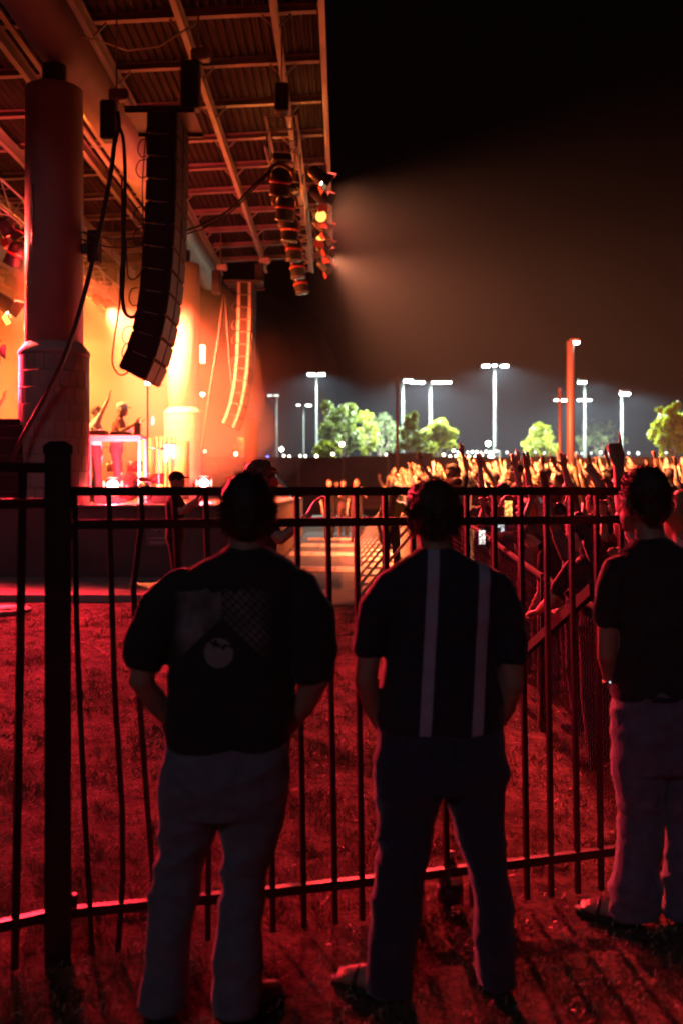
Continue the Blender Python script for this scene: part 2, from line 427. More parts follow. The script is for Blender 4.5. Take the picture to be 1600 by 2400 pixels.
hoist(-2.33, 28.3, 8.2, 9.3, 'orange lit chain hoist right of the far speaker array', 0.55)
tag(chain([(-2.42, 15.8, 9.1), (-2.9, 15.9, 8.85), (-3.4, 15.9, 8.78), (-3.9, 15.9, 8.95), (-4.2, 15.9, 9.0)], name='slack_chain'), 'thin slack chain looping below the roof above the close speaker array', 'chain')
for (x, y, s) in ((-3.62, 15.7, 1), (-3.5, 28.3, 1)):
    pass
def cable(name, pts, r, label, group=None, n=6):
    P = [Vector(p) for p in pts]; out = []
    for i in range(len(P) - 1):
        p0 = P[max(i - 1, 0)]; p1 = P[i]; p2 = P[i + 1]; p3 = P[min(i + 2, len(P) - 1)]
        for k in range(7):
            t = k / 7
            out.append(0.5 * ((2 * p1) + (-p0 + p2) * t + (2 * p0 - 5 * p1 + 4 * p2 - p3) * t * t + (-p0 + 3 * p1 - 3 * p2 + p3) * t ** 3))
    out.append(P[-1])
    o = MB().tube(out, r, n).build(name, M_cable, None, True)
    return tag(o, label, 'cable', group)
Yc = 15.2
cable('power_cable', [at(276, 262, Yc), at(279, 300, Yc), at(270, 330, Yc), at(258, 420, Yc), at(230, 560, Yc), at(190, 720, Yc), at(150, 840, Yc), at(100, 940, Yc), at(50, 1030, Yc), at(20, 1100, Yc)], 0.036, 'thick black cable swooping down across the dark column')
cable('power_cable', [at(281, 300, Yc), at(290, 330, Yc), at(294, 420, Yc), at(291, 540, Yc), at(290, 640, Yc), at(288, 700, Yc), at(296, 735, Yc), at(315, 742, Yc), at(328, 715, Yc), at(334, 640, Yc)], 0.03, 'black cable hanging straight down left of the close speaker array')
cable('signal_cable', [at(286, 420, Yc), at(287, 560, Yc), at(284, 640, Yc), at(280, 720, Yc), at(268, 800, Yc), at(264, 850, Yc), at(280, 878, Yc), at(300, 872, Yc), at(306, 845, Yc)], 0.014, 'thin black cable making the lowest loop beside the close speaker array')
cable('signal_cable', [at(296, 560, Yc), at(300, 640, Yc), at(312, 655, Yc), at(330, 640, Yc), at(340, 610, Yc)], 0.012, 'thin black cable loop at middle height by the close speaker array')
cable('signal_cable', [at(345, 300, Yc), at(335, 420, Yc), at(336, 560, Yc), at(330, 700, Yc), at(322, 800, Yc)], 0.010, 'thin black cable following the back edge of the close speaker array')
for i, (yy, w) in enumerate(((352, 22), (400, 24), (510, 28), (560, 26), (700, 22), (790, 26), (830, 24))):
    x = 346 - i * 2.2 - (12 if yy > 650 else 0) - (10 if yy > 780 else 0)
    cable('jumper_cable', [at(x, yy - 26, Yc), at(x - w * .7, yy - 22, Yc), at(x - w, yy, Yc), at(x - w * .6, yy + 16, Yc), at(x, yy + 14, Yc)], 0.009,
          f'short black jumper loop behind the close speaker array, {["topmost","second","third","fourth","fifth","sixth","lowest"][i]} of seven', 'jumper loops on the close speaker array')
cable('stage_cable', [at(190, 543, 15.5), at(240, 556, 15.6), at(300, 562, 15.7), at(345, 560, 15.8)], 0.012, 'upper thin cable strung from the dark column to the close speaker array')
cable('stage_cable', [at(190, 560, 15.5), at(250, 578, 15.6), at(310, 580, 15.7), at(345, 572, 15.8)], 0.012, 'lower thin cable strung from the dark column to the close speaker array')
cable('feed_cable', [at(438, 540, 16.4), at(480, 524, 16.6), at(540, 490, 16.8), at(590, 440, 17), at(635, 398, 17.2)], 0.022, 'black cable running from the close speaker array up to the lighting truss')
cable('feed_cable', [at(438, 548, 16.4), at(490, 530, 16.6), at(550, 490, 16.8), at(598, 440, 17), at(638, 402, 17.2)], 0.014, 'thinner black cable below the one running to the lighting truss')
Yd = 28.0
cable('far_cable', [at(524, 690, Yd), at(514, 780, Yd), at(500, 870, Yd), at(486, 960, Yd), at(474, 1040, Yd), at(470, 1100, Yd)], 0.045, 'thick cable swooping down left of the far speaker array')
cable('far_cable', [at(528, 690, Yd), at(534, 780, Yd), at(540, 860, Yd), at(548, 940, Yd), at(556, 985, Yd)], 0.035, 'cable hanging beside the back of the far speaker array')
for i, yy in enumerate((720, 765, 800, 850, 890, 925, 960)):
    x = 560 - (i > 4) * 5
    cable('jumper_cable', [at(x, yy - 14, Yd), at(x - 13, yy - 10, Yd), at(x - 15, yy + 4, Yd), at(x - 2, yy + 8, Yd)], 0.016,
          f'short jumper loop behind the far speaker array, {["topmost","second","third","fourth","fifth","sixth","lowest"][i]} of seven', 'jumper loops on the far speaker array')
# speaker on the side of the column
t = thing('side_speaker', 'small black speaker bracketed on the side of the dark column', 'speaker', (-4.02, 15.9, 5.6))
MB().box((0.08, 0, 0.03), (0.17, 0.3, 0.50)).build('cabinet', M_cab, t, bevel=0.015)
MB().box((-0.06, 0, 0.0), (0.16, 0.12, 0.16)).build('bracket', M_black, t)
t = thing('side_speaker', 'small pale speaker on the side of the bright far column', 'speaker', (-3.95, 28.2, 5.6))
MB().box((0.05, 0, 0), (0.15, 0.3, 0.52)).build('cabinet', M_white, t, bevel=0.015)
MB().box((-0.05, 0, 0.0), (0.14, 0.12, 0.16)).build('bracket', M_black, t)
# ================================================================== LIGHTING TRUSSES AND STAGE LIGHTS
def truss(x, z, y0, y1, label, w=0.5):
    t = thing('lighting_truss', label, 'truss', (x, y0, z))
    L = y1 - y0; n = int(L / 0.6)
    for sx in (-1, 1):
        for sz in (-1, 1):
            MB().tube([(sx * w / 2, 0, sz * w / 2), (sx * w / 2, L, sz * w / 2)], 0.025, 8).build('chord', M_alu, t, True)
    for k in range(n):
        a = L * k / n; b_ = L * (k + 1) / n
        s = 1 if k % 2 else -1
        for (p, q) in (((-w / 2, a, s * w / 2), (-w / 2, b_, -s * w / 2)), ((w / 2, a, s * w / 2), (w / 2, b_, -s * w / 2)), ((-s * w / 2, a, -w / 2), (s * w / 2, b_, -w / 2)), ((-w / 2, a, w / 2), (w / 2, a, w / 2))):
            MB().tube([p, q], 0.012, 5).build('lacing', M_alu, t)
    for yy in (0.15, L * .5, L - 0.3):
        MB().tube([(0, yy, w / 2), (0, yy, zr(x) - z - 0.1)], 0.014, 5).build('chain', M_chain, t)
        MB().box((0, yy, w / 2 + 0.35), (0.24, 0.24, 0.5)).build('hoist', M_black, t, bevel=0.03)
    return t
truss(-1.02, 7.85, 16.9, 26.6, 'aluminium lighting truss hung under the outer roof edge', 0.52)
truss(-6.25, 7.0, 16.9, 27.5, 'aluminium lighting truss hung behind the dark column', 0.5)
M_head = mat('black fixture shell', (0.03, 0.026, 0.026), 0.35, 0, 0.2, 20)
M_ring = mat('copper coloured yoke', (0.55, 0.30, 0.20), 0.35, 0.5)
def moving_head(x, y, z, label, grp, pitch=35, yaw=0, lens=None):
    t = thing('moving_head_light', label, 'stage light', (x, y, z), R(yaw), grp)
    MB().box((0, 0, -0.06), (0.34, 0.30, 0.12)).build('base', M_head, t, bevel=0.02)
    yk = MB(); pts = [(0.25 * math.cos(a), 0, -0.40 - 0.25 * math.sin(a)) for a in np.linspace(math.pi, 2 * math.pi, 11)]
    yk.tube([(-0.25, 0, -0.42)] + pts + [(0.25, 0, -0.42)], 0.035, 6); yk.build('yoke', M_ring, t, True)
    hd = MB(); hd.lathe((0, 0, 0), [(0.10, 0.22), (0.16, 0.16), (0.175, 0.0), (0.17, -0.2), (0.185, -0.24)], 18)
    h = hd.build('head', M_head, t, True); h.location = (0, 0, -0.45); h.rotation_euler = (R(pitch), 0, 0)
    MB().lathe((0, 0, 0), [(0.16, -0.232), (0.15, -0.25)], 18).build('lens', lens or mat('dark lens', (0.05, 0.05, 0.06), 0.1), h, True)
    MB().lathe((0, 0, 0), [(0.178, -0.03), (0.19, -0.03), (0.19, 0.02), (0.178, 0.02)], 18).build('band', M_red, h, True)
    return t
gname = 'moving head lights under the outer truss'
for i, yy in enumerate((17.3, 18.9, 20.5, 22.2, 24.0, 25.9)):
    nm = ['first', 'second', 'third', 'fourth', 'fifth', 'sixth'][i]
    moving_head(-1.06, yy, 7.57, f'dark drum-shaped moving light, {nm} from the camera under the outer truss', gname, pitch=18 - 6 * i, yaw=20 + 10 * i)
for i, yy in enumerate((17.4, 19.0)):
    moving_head(-6.2, yy, 6.73, ['moving light on the truss behind the dark column, nearer of two', 'moving light on the truss behind the dark column, farther of two'][i], 'moving head lights behind the column', pitch=30, yaw=60)

def par(x, y, z, target, col, power, label, grp=None, angle=75, es=30, blend=0.7, ecol=None, hang=True, light=True, size=1.0, lrad=None):
    """a can light with barn doors; its lamp sits just in front of the lens"""
    t = thing('stage_light', label, 'stage light', (x, y, z), 0, grp)
    d = (Vector(target) - Vector((x, y, z))).normalized()
    rot = d.to_track_quat('-Z', 'Y').to_euler()
    s = size
    h = MB().lathe((0, 0, 0), [(0.05 * s, 0.20 * s), (0.11 * s, 0.14 * s), (0.125 * s, 0.0), (0.125 * s, -0.10 * s), (0.135 * s, -0.12 * s)], 16).build('can', M_head, t, True)
    h.rotation_euler = rot
    MB().lathe((0, 0, 0), [(0.118 * s, -0.118 * s), (0.10 * s, -0.135 * s)], 16).build('lens', M_emit('lens ' + str(ecol or col) + str(es), ecol or col, es), h, True)
    for k in range(4):
        a = k * math.pi / 2
        c_, s_ = math.cos(a), math.sin(a)
        f = MB(); w = 0.10 * s
        p = lambda u, v, zz: (u * -s_ + v * c_, u * c_ + v * s_, zz)
        f.add([p(-w, 0.135 * s, -0.12 * s), p(w, 0.135 * s, -0.12 * s), p(w * 1.3, 0.20 * s, -0.25 * s), p(-w * 1.3, 0.20 * s, -0.25 * s), p(-w, 0.142 * s, -0.115 * s), p(w, 0.142 * s, -0.115 * s), p(w * 1.3, 0.207 * s, -0.245 * s), p(-w * 1.3, 0.207 * s, -0.245 * s)],
              [(0, 1, 2, 3), (7, 6, 5, 4), (0, 4, 5, 1), (2, 6, 7, 3), (1, 5, 6, 2), (0, 3, 7, 4)])
        f.build('barn_door', M_red if (k % 2) else M_head, h)
    yk = MB(); yk.tube([(-0.15 * s, 0, 0), (-0.15 * s, 0, 0.2 * s), (0, 0, 0.26 * s), (0.15 * s, 0, 0.2 * s), (0.15 * s, 0, 0)], 0.012, 5)
    y_ = yk.build('yoke', M_ring, t)
    if not hang: y_.rotation_euler = (math.pi, 0, 0)
    if light:
        lo = lamp('lamp', 'SPOT', d * 0.30 * s, col, power, angle=angle, blend=blend, radius=lrad or 0.10 * s, target=None)
        lo.parent = t; lo.rotation_euler = rot
    return t
CRW = (1.0, 0.25, 0.09); AMB = (1.0, 0.42, 0.10); YEL = (1.0, 0.62, 0.20); RED = (1.0, 0.022, 0.045); ORG = (1.0, 0.30, 0.055)
WRM = (1.0, 0.80, 0.45)
g2 = 'can lights on the outer edge of the truss'
par(-0.42, 18.0, 7.45, (9, 20, 0.4), CRW, 34000, 'glaring can light nearest the camera on the truss outer side', g2, 120, 90, ecol=WRM, blend=1.0)
par(-0.43, 18.7, 7.32, (9, 27, 0.4), CRW, 46000, 'glaring can light just below the brightest one on the truss', g2, 120, 90, ecol=WRM, blend=1.0)
par(-0.45, 23.6, 7.45, (12, 34, 0.6), CRW, 190000, 'glaring can light at the far end of the truss', g2, 84, 90, ecol=WRM, blend=1.0)
par(-0.45, 20.6, 7.45, (3.3, 8.0, 1.2), (1.0, 0.04, 0.045), 55000, 'can light with red barn doors midway along the truss', g2, 34, 4, ecol=ORG, blend=1.0)
par(-0.45, 22.0, 7.45, (0.2, 20.5, 0.3), (1.0, 0.16, 0.06), 3000, 'can light turned down as added light for the pit', g2, 75, 4, ecol=ORG, blend=1.0)  # this can is lit only to brighten the pit
for i, yy in enumerate((21.3, 22.8, 25.2)):
    par(-0.45, yy, 7.45, (8, yy + 2, 0.5), ORG, 0, 'unlit can light with red barn doors, ' + ['third', 'fourth', 'last'][i] + ' along the truss', g2, light=False, es=0.0)
# stage wash
par(-6.4, 16.8, 5.6, (-4.9, 16.0, 5.2), (1.0, 0.06, 0.05), 2200, 'red light hung left of the dark column, grazing its edge', None, 110, 12, blend=1.0)
ORD = (1.0, 0.15, 0.02)
par(-6.98, 20.5, 5.62, (1.0, 26.0, -0.5), (1.0, 0.36, 0.05), 9000, 'blazing amber blinder beyond the dark column', None, 110, 250, ecol=(1.0, 0.72, 0.25), size=1.4, blend=1.0)
par(-6.2, 22.6, 6.55, (-4.5, 28.2, 4.2), (1.0, 0.42, 0.07), 9000, 'yellow light on the inner truss aimed at the far column', None, 27, 20, blend=1.0)
par(-6.2, 21.7, 6.55, (-2.8, 28.2, 5.6), (1.0, 0.10, 0.03), 15000, 'orange light on the inner truss aimed at the far speaker array', None, 28, 20, blend=1.0)
par(-11.5, 24.0, 4.6, (-3.0, 22.5, 3.0), ORD, 18000, 'amber wash light deep on the stage beside the upstage tube', None, 110, 20, blend=1.0)
par(-9.6, 19.0, 5.4, (-3.0, 25.0, 1.6), ORD, 7000, 'amber wash light behind the dark column, off to the wing', None, 100, 20, blend=1.0)
par(-6.0, 17.1, 4.2, (-1.5, 7.5, 0.2), RED, 25000, 'red wash light on a stand just left of the dark column', None, 66, 20, hang=False, blend=0.9, lrad=0.8)
par(-6.2, 18.4, 6.6, (-3.4, 21.5, 1.5), (1.0, 0.035, 0.02), 26000, 'red wash light on the inner truss over the performers', None, 80, 20, blend=1.0)
par(-6.2, 25.4, 6.6, (-1.6, 30.5, 2.0), (1.0, 0.08, 0.03), 85000, 'red wash light at the far end of the inner truss', None, 90, 20, blend=1.0)
par(-6.95, 16.9, 5.2, (-4.2, 18.0, 2.9), (1.0, 0.40, 0.10), 2600, 'amber side light aimed at the performers', None, 45, 20, blend=1.0)
par(-6.2, 19.6, 6.6, (-2.9, 17.0, 1.5), (1.0, 0.16, 0.05), 11000, 'amber light on the inner truss over the stage edge', None, 60, 20, blend=1.0)
par(-3.15, 16.0, DECK + 0.25, (-5.0, 19.2, 2.9), (1.0, 0.05, 0.07), 8000, 'added red uplight on the stage edge, spilling upstage', None, 110, 12, hang=False, blend=1.0, size=0.7)  # added lamp standing in for sideways spill of the red floor lights
par(-8.2, 22.0, DECK + 0.3, (-4.55, 21.0, 9.0), (1.0, 0.30, 0.05), 2500, 'added amber uplight on the deck, brightening the roof tube', None, 30, 12, hang=False, blend=1.0)  # added lamp that puts amber light on the tube's underside
par(-2.2, 20.2, DECK + 0.3, (-0.95, 20.6, 7.6), (1.0, 0.36, 0.08), 2600, 'added amber uplight on the stage front, brightening the outer truss', None, 34, 12, hang=False, blend=1.0, size=0.7)  # added lamp for golden light on the truss fixtures and rafters
def floorlight(x, y, z, target, power, label, es=120):
    par(x, y, z, target, RED, power, label, 'red lights standing on the stage deck', 120, es, ecol=(1.0, 0.16, 0.13), hang=False, size=0.8)
floorlight(-3.74, 16.3, DECK + 0.32, (-1.6, 8.0, 0.2), 1300, 'blazing red floor light at the stage edge below the performers', 120)
floorlight(-2.76, 20.0, DECK + 0.38, (-1.2, 10.0, 0.6), 700, 'blazing red floor light at the stage edge beside the far column', 120)
par(-3.6, 25.2, DECK + 0.3, (-4.5, 27.9, 3.0), (1.0, 0.10, 0.12), 900, 'pink uplight at the foot of the far column', None, 100, 10, hang=False, size=0.7)

# ================================================================== STAGE PROPS
tb = thing('performer_table', 'pale framed table carrying equipment behind the red floor light', 'table', (-3.92, 17.2, DECK))
M_tb = mat('pale painted table frame', (0.26, 0.20, 0.17), 0.5)
MB().box((0, 0, 1.14), (1.04, 0.6, 0.05)).build('tabletop', M_tb, tb, bevel=0.008)
for sx in (-0.49, 0.49):
    for sy in (-0.26, 0.26):
        MB().box((sx, sy, 0.56), (0.045, 0.045, 1.11)).build('leg', M_tb, tb)
MB().box((0, -0.28, 1.08), (0.94, 0.03, 0.05)).build('apron_rail', M_tb, tb)
def gear(x, y, d, label, m=M_cab):
    t = thing('equipment_case', label, 'equipment', (-3.92 + x, 17.2 + y, DECK + 1.167))
    MB().box((0, 0, d[2] / 2), d).build('case', m, t, bevel=0.01)
    for k in range(3):
        MB().lathe((0, 0, d[2]), [(0.02, 0.0), (0.018, 0.03)], 8).build('knob', M_alu, t).location = ((k - 1) * d[0] * .28, -d[1] * .2, 0)
gear(-0.28, 0, (0.30, 0.34, 0.09), 'black mixer on the performers table, beside the raised arm performer', M_tb)
gear(0.12, 0, (0.32, 0.34, 0.07), 'low flat player on the performers table before the capped performer', M_tb)
gear(0.40, 0, (0.10, 0.12, 0.22), 'small upright box at the end of the performers table', M_tb)
# microphone stand with a bright lamp
ms = thing('microphone_stand', 'tall thin stand with a small white light, right of the performers', 'stand', (-3.42, 17.6, DECK))
MB().tube([(0, 0, 0.0), (0, 0, 2.1)], 0.016, 6).build('pole', M_black, ms)
MB().lathe((0, 0, 0), [(0.16, 0), (0.15, 0.03), (0.02, 0.04)], 16).build('base', M_black, ms, True)
MB().ball((0, 0, 2.13), 0.045).build('lamp_head', M_emit('white point', (1, 0.97, 0.9), 40), ms, True)
MB().ball((0.1, -0.05, 1.45), (0.03, 0.03, 0.08)).build('microphone', M_emit('microphone with emitted glint', (0.7, 0.7, 0.75), 2.0), ms, True)  # emission stands in for light reflected on the microphone
# drum kit seen under the table
dk = thing('drum_kit', 'dark drum kit seen beneath the pale framed table', 'drum kit', (-4.1, 18.9, DECK))
M_drum = mat('drum shell', (0.10, 0.04, 0.04), 0.3)
d_ = MB(); d_.lathe((0, 0, 0), [(0.28, -0.2), (0.28, 0.2)], 24); o = d_.build('bass_drum', M_drum, dk, True); o.location = (0, 0, 0.30); o.rotation_euler = (R(90), 0, 0)
for (x, y, z, r) in ((-0.22, 0.1, 0.68, 0.15), (0.16, 0.1, 0.68, 0.15), (0.5, 0.25, 0.45, 0.2)):
    MB().lathe((x, y, z), [(r, -0.1), (r, 0.1)], 18).build('tom', M_drum, dk, True)
for (x, z) in ((-0.55, 1.05), (0.62, 1.02)):
    MB().lathe((x, 0.1, z), [(0.02, 0.03), (0.22, 0.0), (0.22, -0.006), (0.02, 0.02)], 20).build('cymbal', M_alu, dk, True)
    MB().tube([(x, 0.1, 0), (x, 0.1, z)], 0.012, 5).build('stand', M_alu, dk)
# wedge monitors on the deck edge
for i, (x, y) in enumerate(((-4.0, 17.0), (-3.2, 17.6))):
    t = thing('wedge_monitor', ['wedge monitor left of the blazing red floor light', 'wedge monitor right of the blazing red floor light'][i], 'speaker', (x, y, DECK + 0.003), R(10 - 30 * i)); t.scale = (0.7, 0.7, 0.7)
    b = MB(); b.add([(-.3, -.2, 0), (.3, -.2, 0), (.3, .25, 0), (-.3, .25, 0), (-.3, -.12, .36), (.3, -.12, .36), (.3, -.02, .38), (-.3, -.02, .38)], [(0, 1, 2, 3), (0, 4, 5, 1), (4, 7, 6, 5), (7, 3, 2, 6), (0, 3, 7, 4), (1, 5, 6, 2)])
    b.build('cabinet', M_cab, t, bevel=0.01)
    g = MB(); g.add([(-.26, .235, .03), (.26, .235, .03), (.26, .005, .35), (-.26, .005, .35), (-.26, .25, .045), (.26, .25, .045), (.26, .02, .365), (-.26, .02, .365)], [(0, 1, 2, 3), (7, 6, 5, 4), (0, 4, 5, 1), (2, 6, 7, 3), (1, 5, 6, 2), (0, 3, 7, 4)]); g.build('grille', M_grille, t)
# draped white cylinders and panel before the far column
dr = thing('draped_panel', 'white draped screen with rounded ends before the bright far column', 'screen', (-4.35, 24.6, DECK))
for (x, r, h) in ((-0.42, 0.17, 1.5), (0.42, 0.18, 1.42)):
    MB().lathe((x, 0, 0), [(r, 0), (r, h), (r * .9, h + 0.02)], 24).build('rounded_end', M_white, dr, True)
b = MB(); n = 24
for k in range(n):
    x0 = -0.28 + 0.56 * k / n; x1 = -0.28 + 0.56 * (k + 1) / n
    y0 = 0.03 * math.sin(k * 1.3); y1 = 0.03 * math.sin((k + 1) * 1.3)
    b.quad((x0, y0, 0), (x1, y1, 0), (x1, y1, 1.55), (x0, y0, 1.55))
b.build('drape', M_white, dr, True)
t = thing('glitter_lamp', 'white blazing lamp with hanging bars on the draped screen', 'lamp', (-4.22, 24.35, DECK + 1.2))
for k, (dx, h) in enumerate(((-0.07, 0.42), (0.0, 0.30), (0.05, 0.24), (0.12, 0.34))):
    MB().box((dx, 0, 0.15 - h / 2), (0.045 + 0.03 * (k == 0), 0.02, h)).build('bar', M_emit('white blaze', (1, 0.85, 0.7), 4), t)
MB().box((0.02, 0.05, 0.17), (0.3, 0.05, 0.04)).build('hanger', M_black, t)
# dark cabinet left, on the deck edge
t = thing('amplifier_rack', 'tall black cabinet at the left edge before the dark column', 'cabinet', (-5.25, 15.75, DECK + 0.003))
MB().box((0, 0, 0.62), (0.66, 0.5, 1.24)).build('case', M_cab, t, bevel=0.015)
MB().box((0.02, 0, 1.29), (0.42, 0.36, 0.10)).build('lid_box', M_cab, t, bevel=0.01)
for k in range(4):
    MB().box((0.1, -0.256, 0.2 + 0.28 * k), (0.36, 0.012, 0.03)).build('rail', M_black, t)
# ================================================================== BACKGROUND: wall, poles, trees, string lights
YW = 54.0
vw = thing('boundary_wall', 'long dark panelled boundary wall behind the crowd', 'wall', (10, YW, 0.5))
M_wall = mat('dark wall panel', (0.035, 0.018, 0.016), 0.85, 0, 0.3, 1.2)
M_wpost = mat('dark wall post', (0.05, 0.04, 0.04), 0.6)
x = -12.0; k = 0
while x < 40:
    top = 3.55 + (0.25 if (0.2 < x < 3.0) else 0) - (0.12 if x > 22 else 0) + 0.03 * (k % 2)
    P_(MB().box((x + 1.2, YW, top / 2 + 0.2), (2.36, 0.10, top - 0.4)), 'panel', M_wall, vw)
    P_(MB().box((x, YW - 0.02, top / 2 + 0.2), (0.14, 0.16, top - 0.3)), 'post', M_wpost, vw)
    x += 2.42; k += 1
M_pole = mat('galvanised pole', (0.025, 0.025, 0.024), 0.9, 0.0, 0.1, 2)
M_poled = mat('dark red painted pole', (0.06, 0.016, 0.013), 0.6, 0.0, 0.1, 2)
WHT = (0.78, 1.0, 0.90)
M_lampw = M_emit('floodlight lens', (0.82, 1.0, 0.90), 30)
def light_pole(px, ptop, Y, heads, label, power=0, width=0.13, m=None, base=None, es=None, foot=False):
    """heads: list of (dx metres, size)"""
    p = at(px, ptop, Y); z0 = gz(p.x, Y) + 0.0; H = p.z - z0
    t = thing('light_pole', label, 'lamp post', (p.x, Y, z0), 0, None)
    MB().lathe((0, 0, 0), [(width, 0), (width * .8, 0.4), (width * 0.52, H)], 12).build('pole', m or M_pole, t, True)
    if foot: MB().box((0.0, 0, 2.6), (width * 5.0, 0.5, 3.2)).build('foot_box', M_pole, t, bevel=0.03)
    xs = [h[0] for h in heads]
    if max(xs) - min(xs) > 0.2 or abs(xs[0]) > 0.2:
        MB().bar((min(xs + [0.0]) - 0.02, 0, H - 0.02), (max(xs + [0.0]) + 0.02, 0, H - 0.02), 0.07).build('crossarm', m or M_pole, t)
    for (dx, s) in heads:
        h = MB().box((dx, 0, H + 0.06), (0.52 * s, 0.42 * s, 0.14 * s)).build('lamp_head', M_poled, t, bevel=0.03)
        MB().box((dx, 0, H - 0.09 * s), (0.46 * s, 0.36 * s, 0.12 * s)).build('lens', M_lampw if es is None else M_emit('lens w%g' % es, (0.9, 1.0, 0.92), es), h, bevel=0.03)
    if power:
        lo = lamp('lamp', 'SPOT', (sum(xs) / len(xs), -2.2, H - 0.2), WHT, power, angle=165, blend=0.35, radius=0.35); lo.parent = t
    return t
light_pole(742, 875, 84, [(-0.42, 1.3), (0.42, 1.3)], 'twin headed light pole above the round dark green tree', 34408)
light_pole(648, 925, 76, [(-0.5, 0.8), (0.0, 0.8)], 'thin pale light pole right of the far speaker array', 3225, es=3)
light_pole(712, 948, 92, [(-0.5, 0.7), (0.45, 1.1)], 'short light pole with one bright head, left of the round tree', 8602, 0.10, es=12)
light_pole(943, 889, 78, [(0.42, 1.5)], 'white single headed light pole beside the thin red mast', 30106, 0.17)
light_pole(1008, 894, 82, [(-1.35, 1.1), (-0.75, 1.1), (0.35, 1.1), (0.85, 1.1), (1.45, 1.0)], 'light pole with five heads on a crossbar behind the yellow green tree', 51611, 0.2)
light_pole(1158, 855, 86, [(-0.75, 1.3), (0.0, 0.8), (0.85, 1.3)], 'tall light pole with three heads on a crossbar, alone against the sky', 51611, 0.2, foot=True)
light_pole(1342, 936, 90, [(-1.5, 0.8), (-0.85, 1.0), (-0.45, 0.8), (0.6, 0.8), (0.95, 0.9), (1.45, 0.8)], 'light pole with a wide crossbar of six heads behind the red mast', 34408, 0.16, foot=True)
light_pole(1369, 893, 74, [(-0.18, 1.2)], 'slim pale light pole right of the red mast', 25805, 0.15)
light_pole(1456, 920, 72, [(0.22, 1.3)], 'pale light pole behind the raised fist', 30106, 0.15, es=60)
def mast(px, ptop, Y, w, label, head=None):
    p = at(px, ptop, Y); z0 = gz(p.x, Y)
    t = thing('red_mast', label, 'mast', (p.x, Y, z0)); H = p.z - z0
    MB().lathe((0, 0, 0), [(w * 1.1, 0), (w, H)], 10).build('pole', M_poled, t, True)
    if head:
        h = MB().box((head, 0, H + 0.04), (0.34, 0.24, 0.10)).build('lamp_head', M_poled, t, bevel=0.02)
        MB().box((head, 0, H - 0.05), (0.32, 0.22, 0.09)).build('lens', M_emit('lens w30', (0.92, 1.0, 0.85), 30), h, bevel=0.02)
    else:
        MB().lathe((0, 0, H), [(w * 1.3, 0), (w * .4, 0.12)], 10).build('cap', M_poled, t, True)
mast(1336, 800, 36, 0.14, 'tall thick red lit mast with one lamp, tallest in the lawn', 0.14)
mast(1311, 915, 40, 0.07, 'thin dark red mast left of the tall thick one')
mast(930, 882, 42, 0.06, 'thin dark red mast beside the white light pole')
mast(590, 990, 36.5, 0.26, 'stout dark red post below the far speaker array')

# ------------------------------------------------------------------ trees
def leaf_mat(name, col):
    m = bpy.data.materials.new(name); m.use_nodes = True
    n = m.node_tree.nodes; l = m.node_tree.links; b = n['Principled BSDF']
    at_ = n.new('ShaderNodeTexCoord'); nz = n.new('ShaderNodeTexNoise'); nz.inputs['Scale'].default_value = 1.5; nz.inputs['Detail'].default_value = 6
    l.new(at_.outputs['Object'], nz.inputs['Vector'])
    cr = n.new('ShaderNodeValToRGB'); e = cr.color_ramp.elements
    e[0].position = 0.3; e[0].color = (col[0] * .55, col[1] * .55, col[2] * .5, 1); e[1].position = 0.7; e[1].color = (col[0] * 1.35, col[1] * 1.3, col[2] * 1.2, 1)
    l.new(nz.outputs['Fac'], cr.inputs['Fac']); l.new(cr.outputs['Color'], b.inputs['Base Color'])
    b.inputs['Roughness'].default_value = 0.6
    tr = n.new('ShaderNodeBsdfTranslucent'); l.new(cr.outputs['Color'], tr.inputs['Color'])
    ms_ = n.new('ShaderNodeMixShader'); ms_.inputs[0].default_value = 0.35
    l.new(b.outputs[0], ms_.inputs[1]); l.new(tr.outputs[0], ms_.inputs[2]); l.new(ms_.outputs[0], n['Material Output'].inputs['Surface'])
    return m
M_bark = mat('bark', (0.12, 0.09, 0.07), 0.9, 0, 0.3, 8, 0.5, 20)
LG = leaf_mat('spring green leaves', (0.17, 0.20, 0.012)); LD = leaf_mat('dark green leaves', (0.085, 0.11, 0.018)); LP = leaf_mat('pale grey leaves', (0.10, 0.125, 0.05))
rng = np.random.default_rng(5)
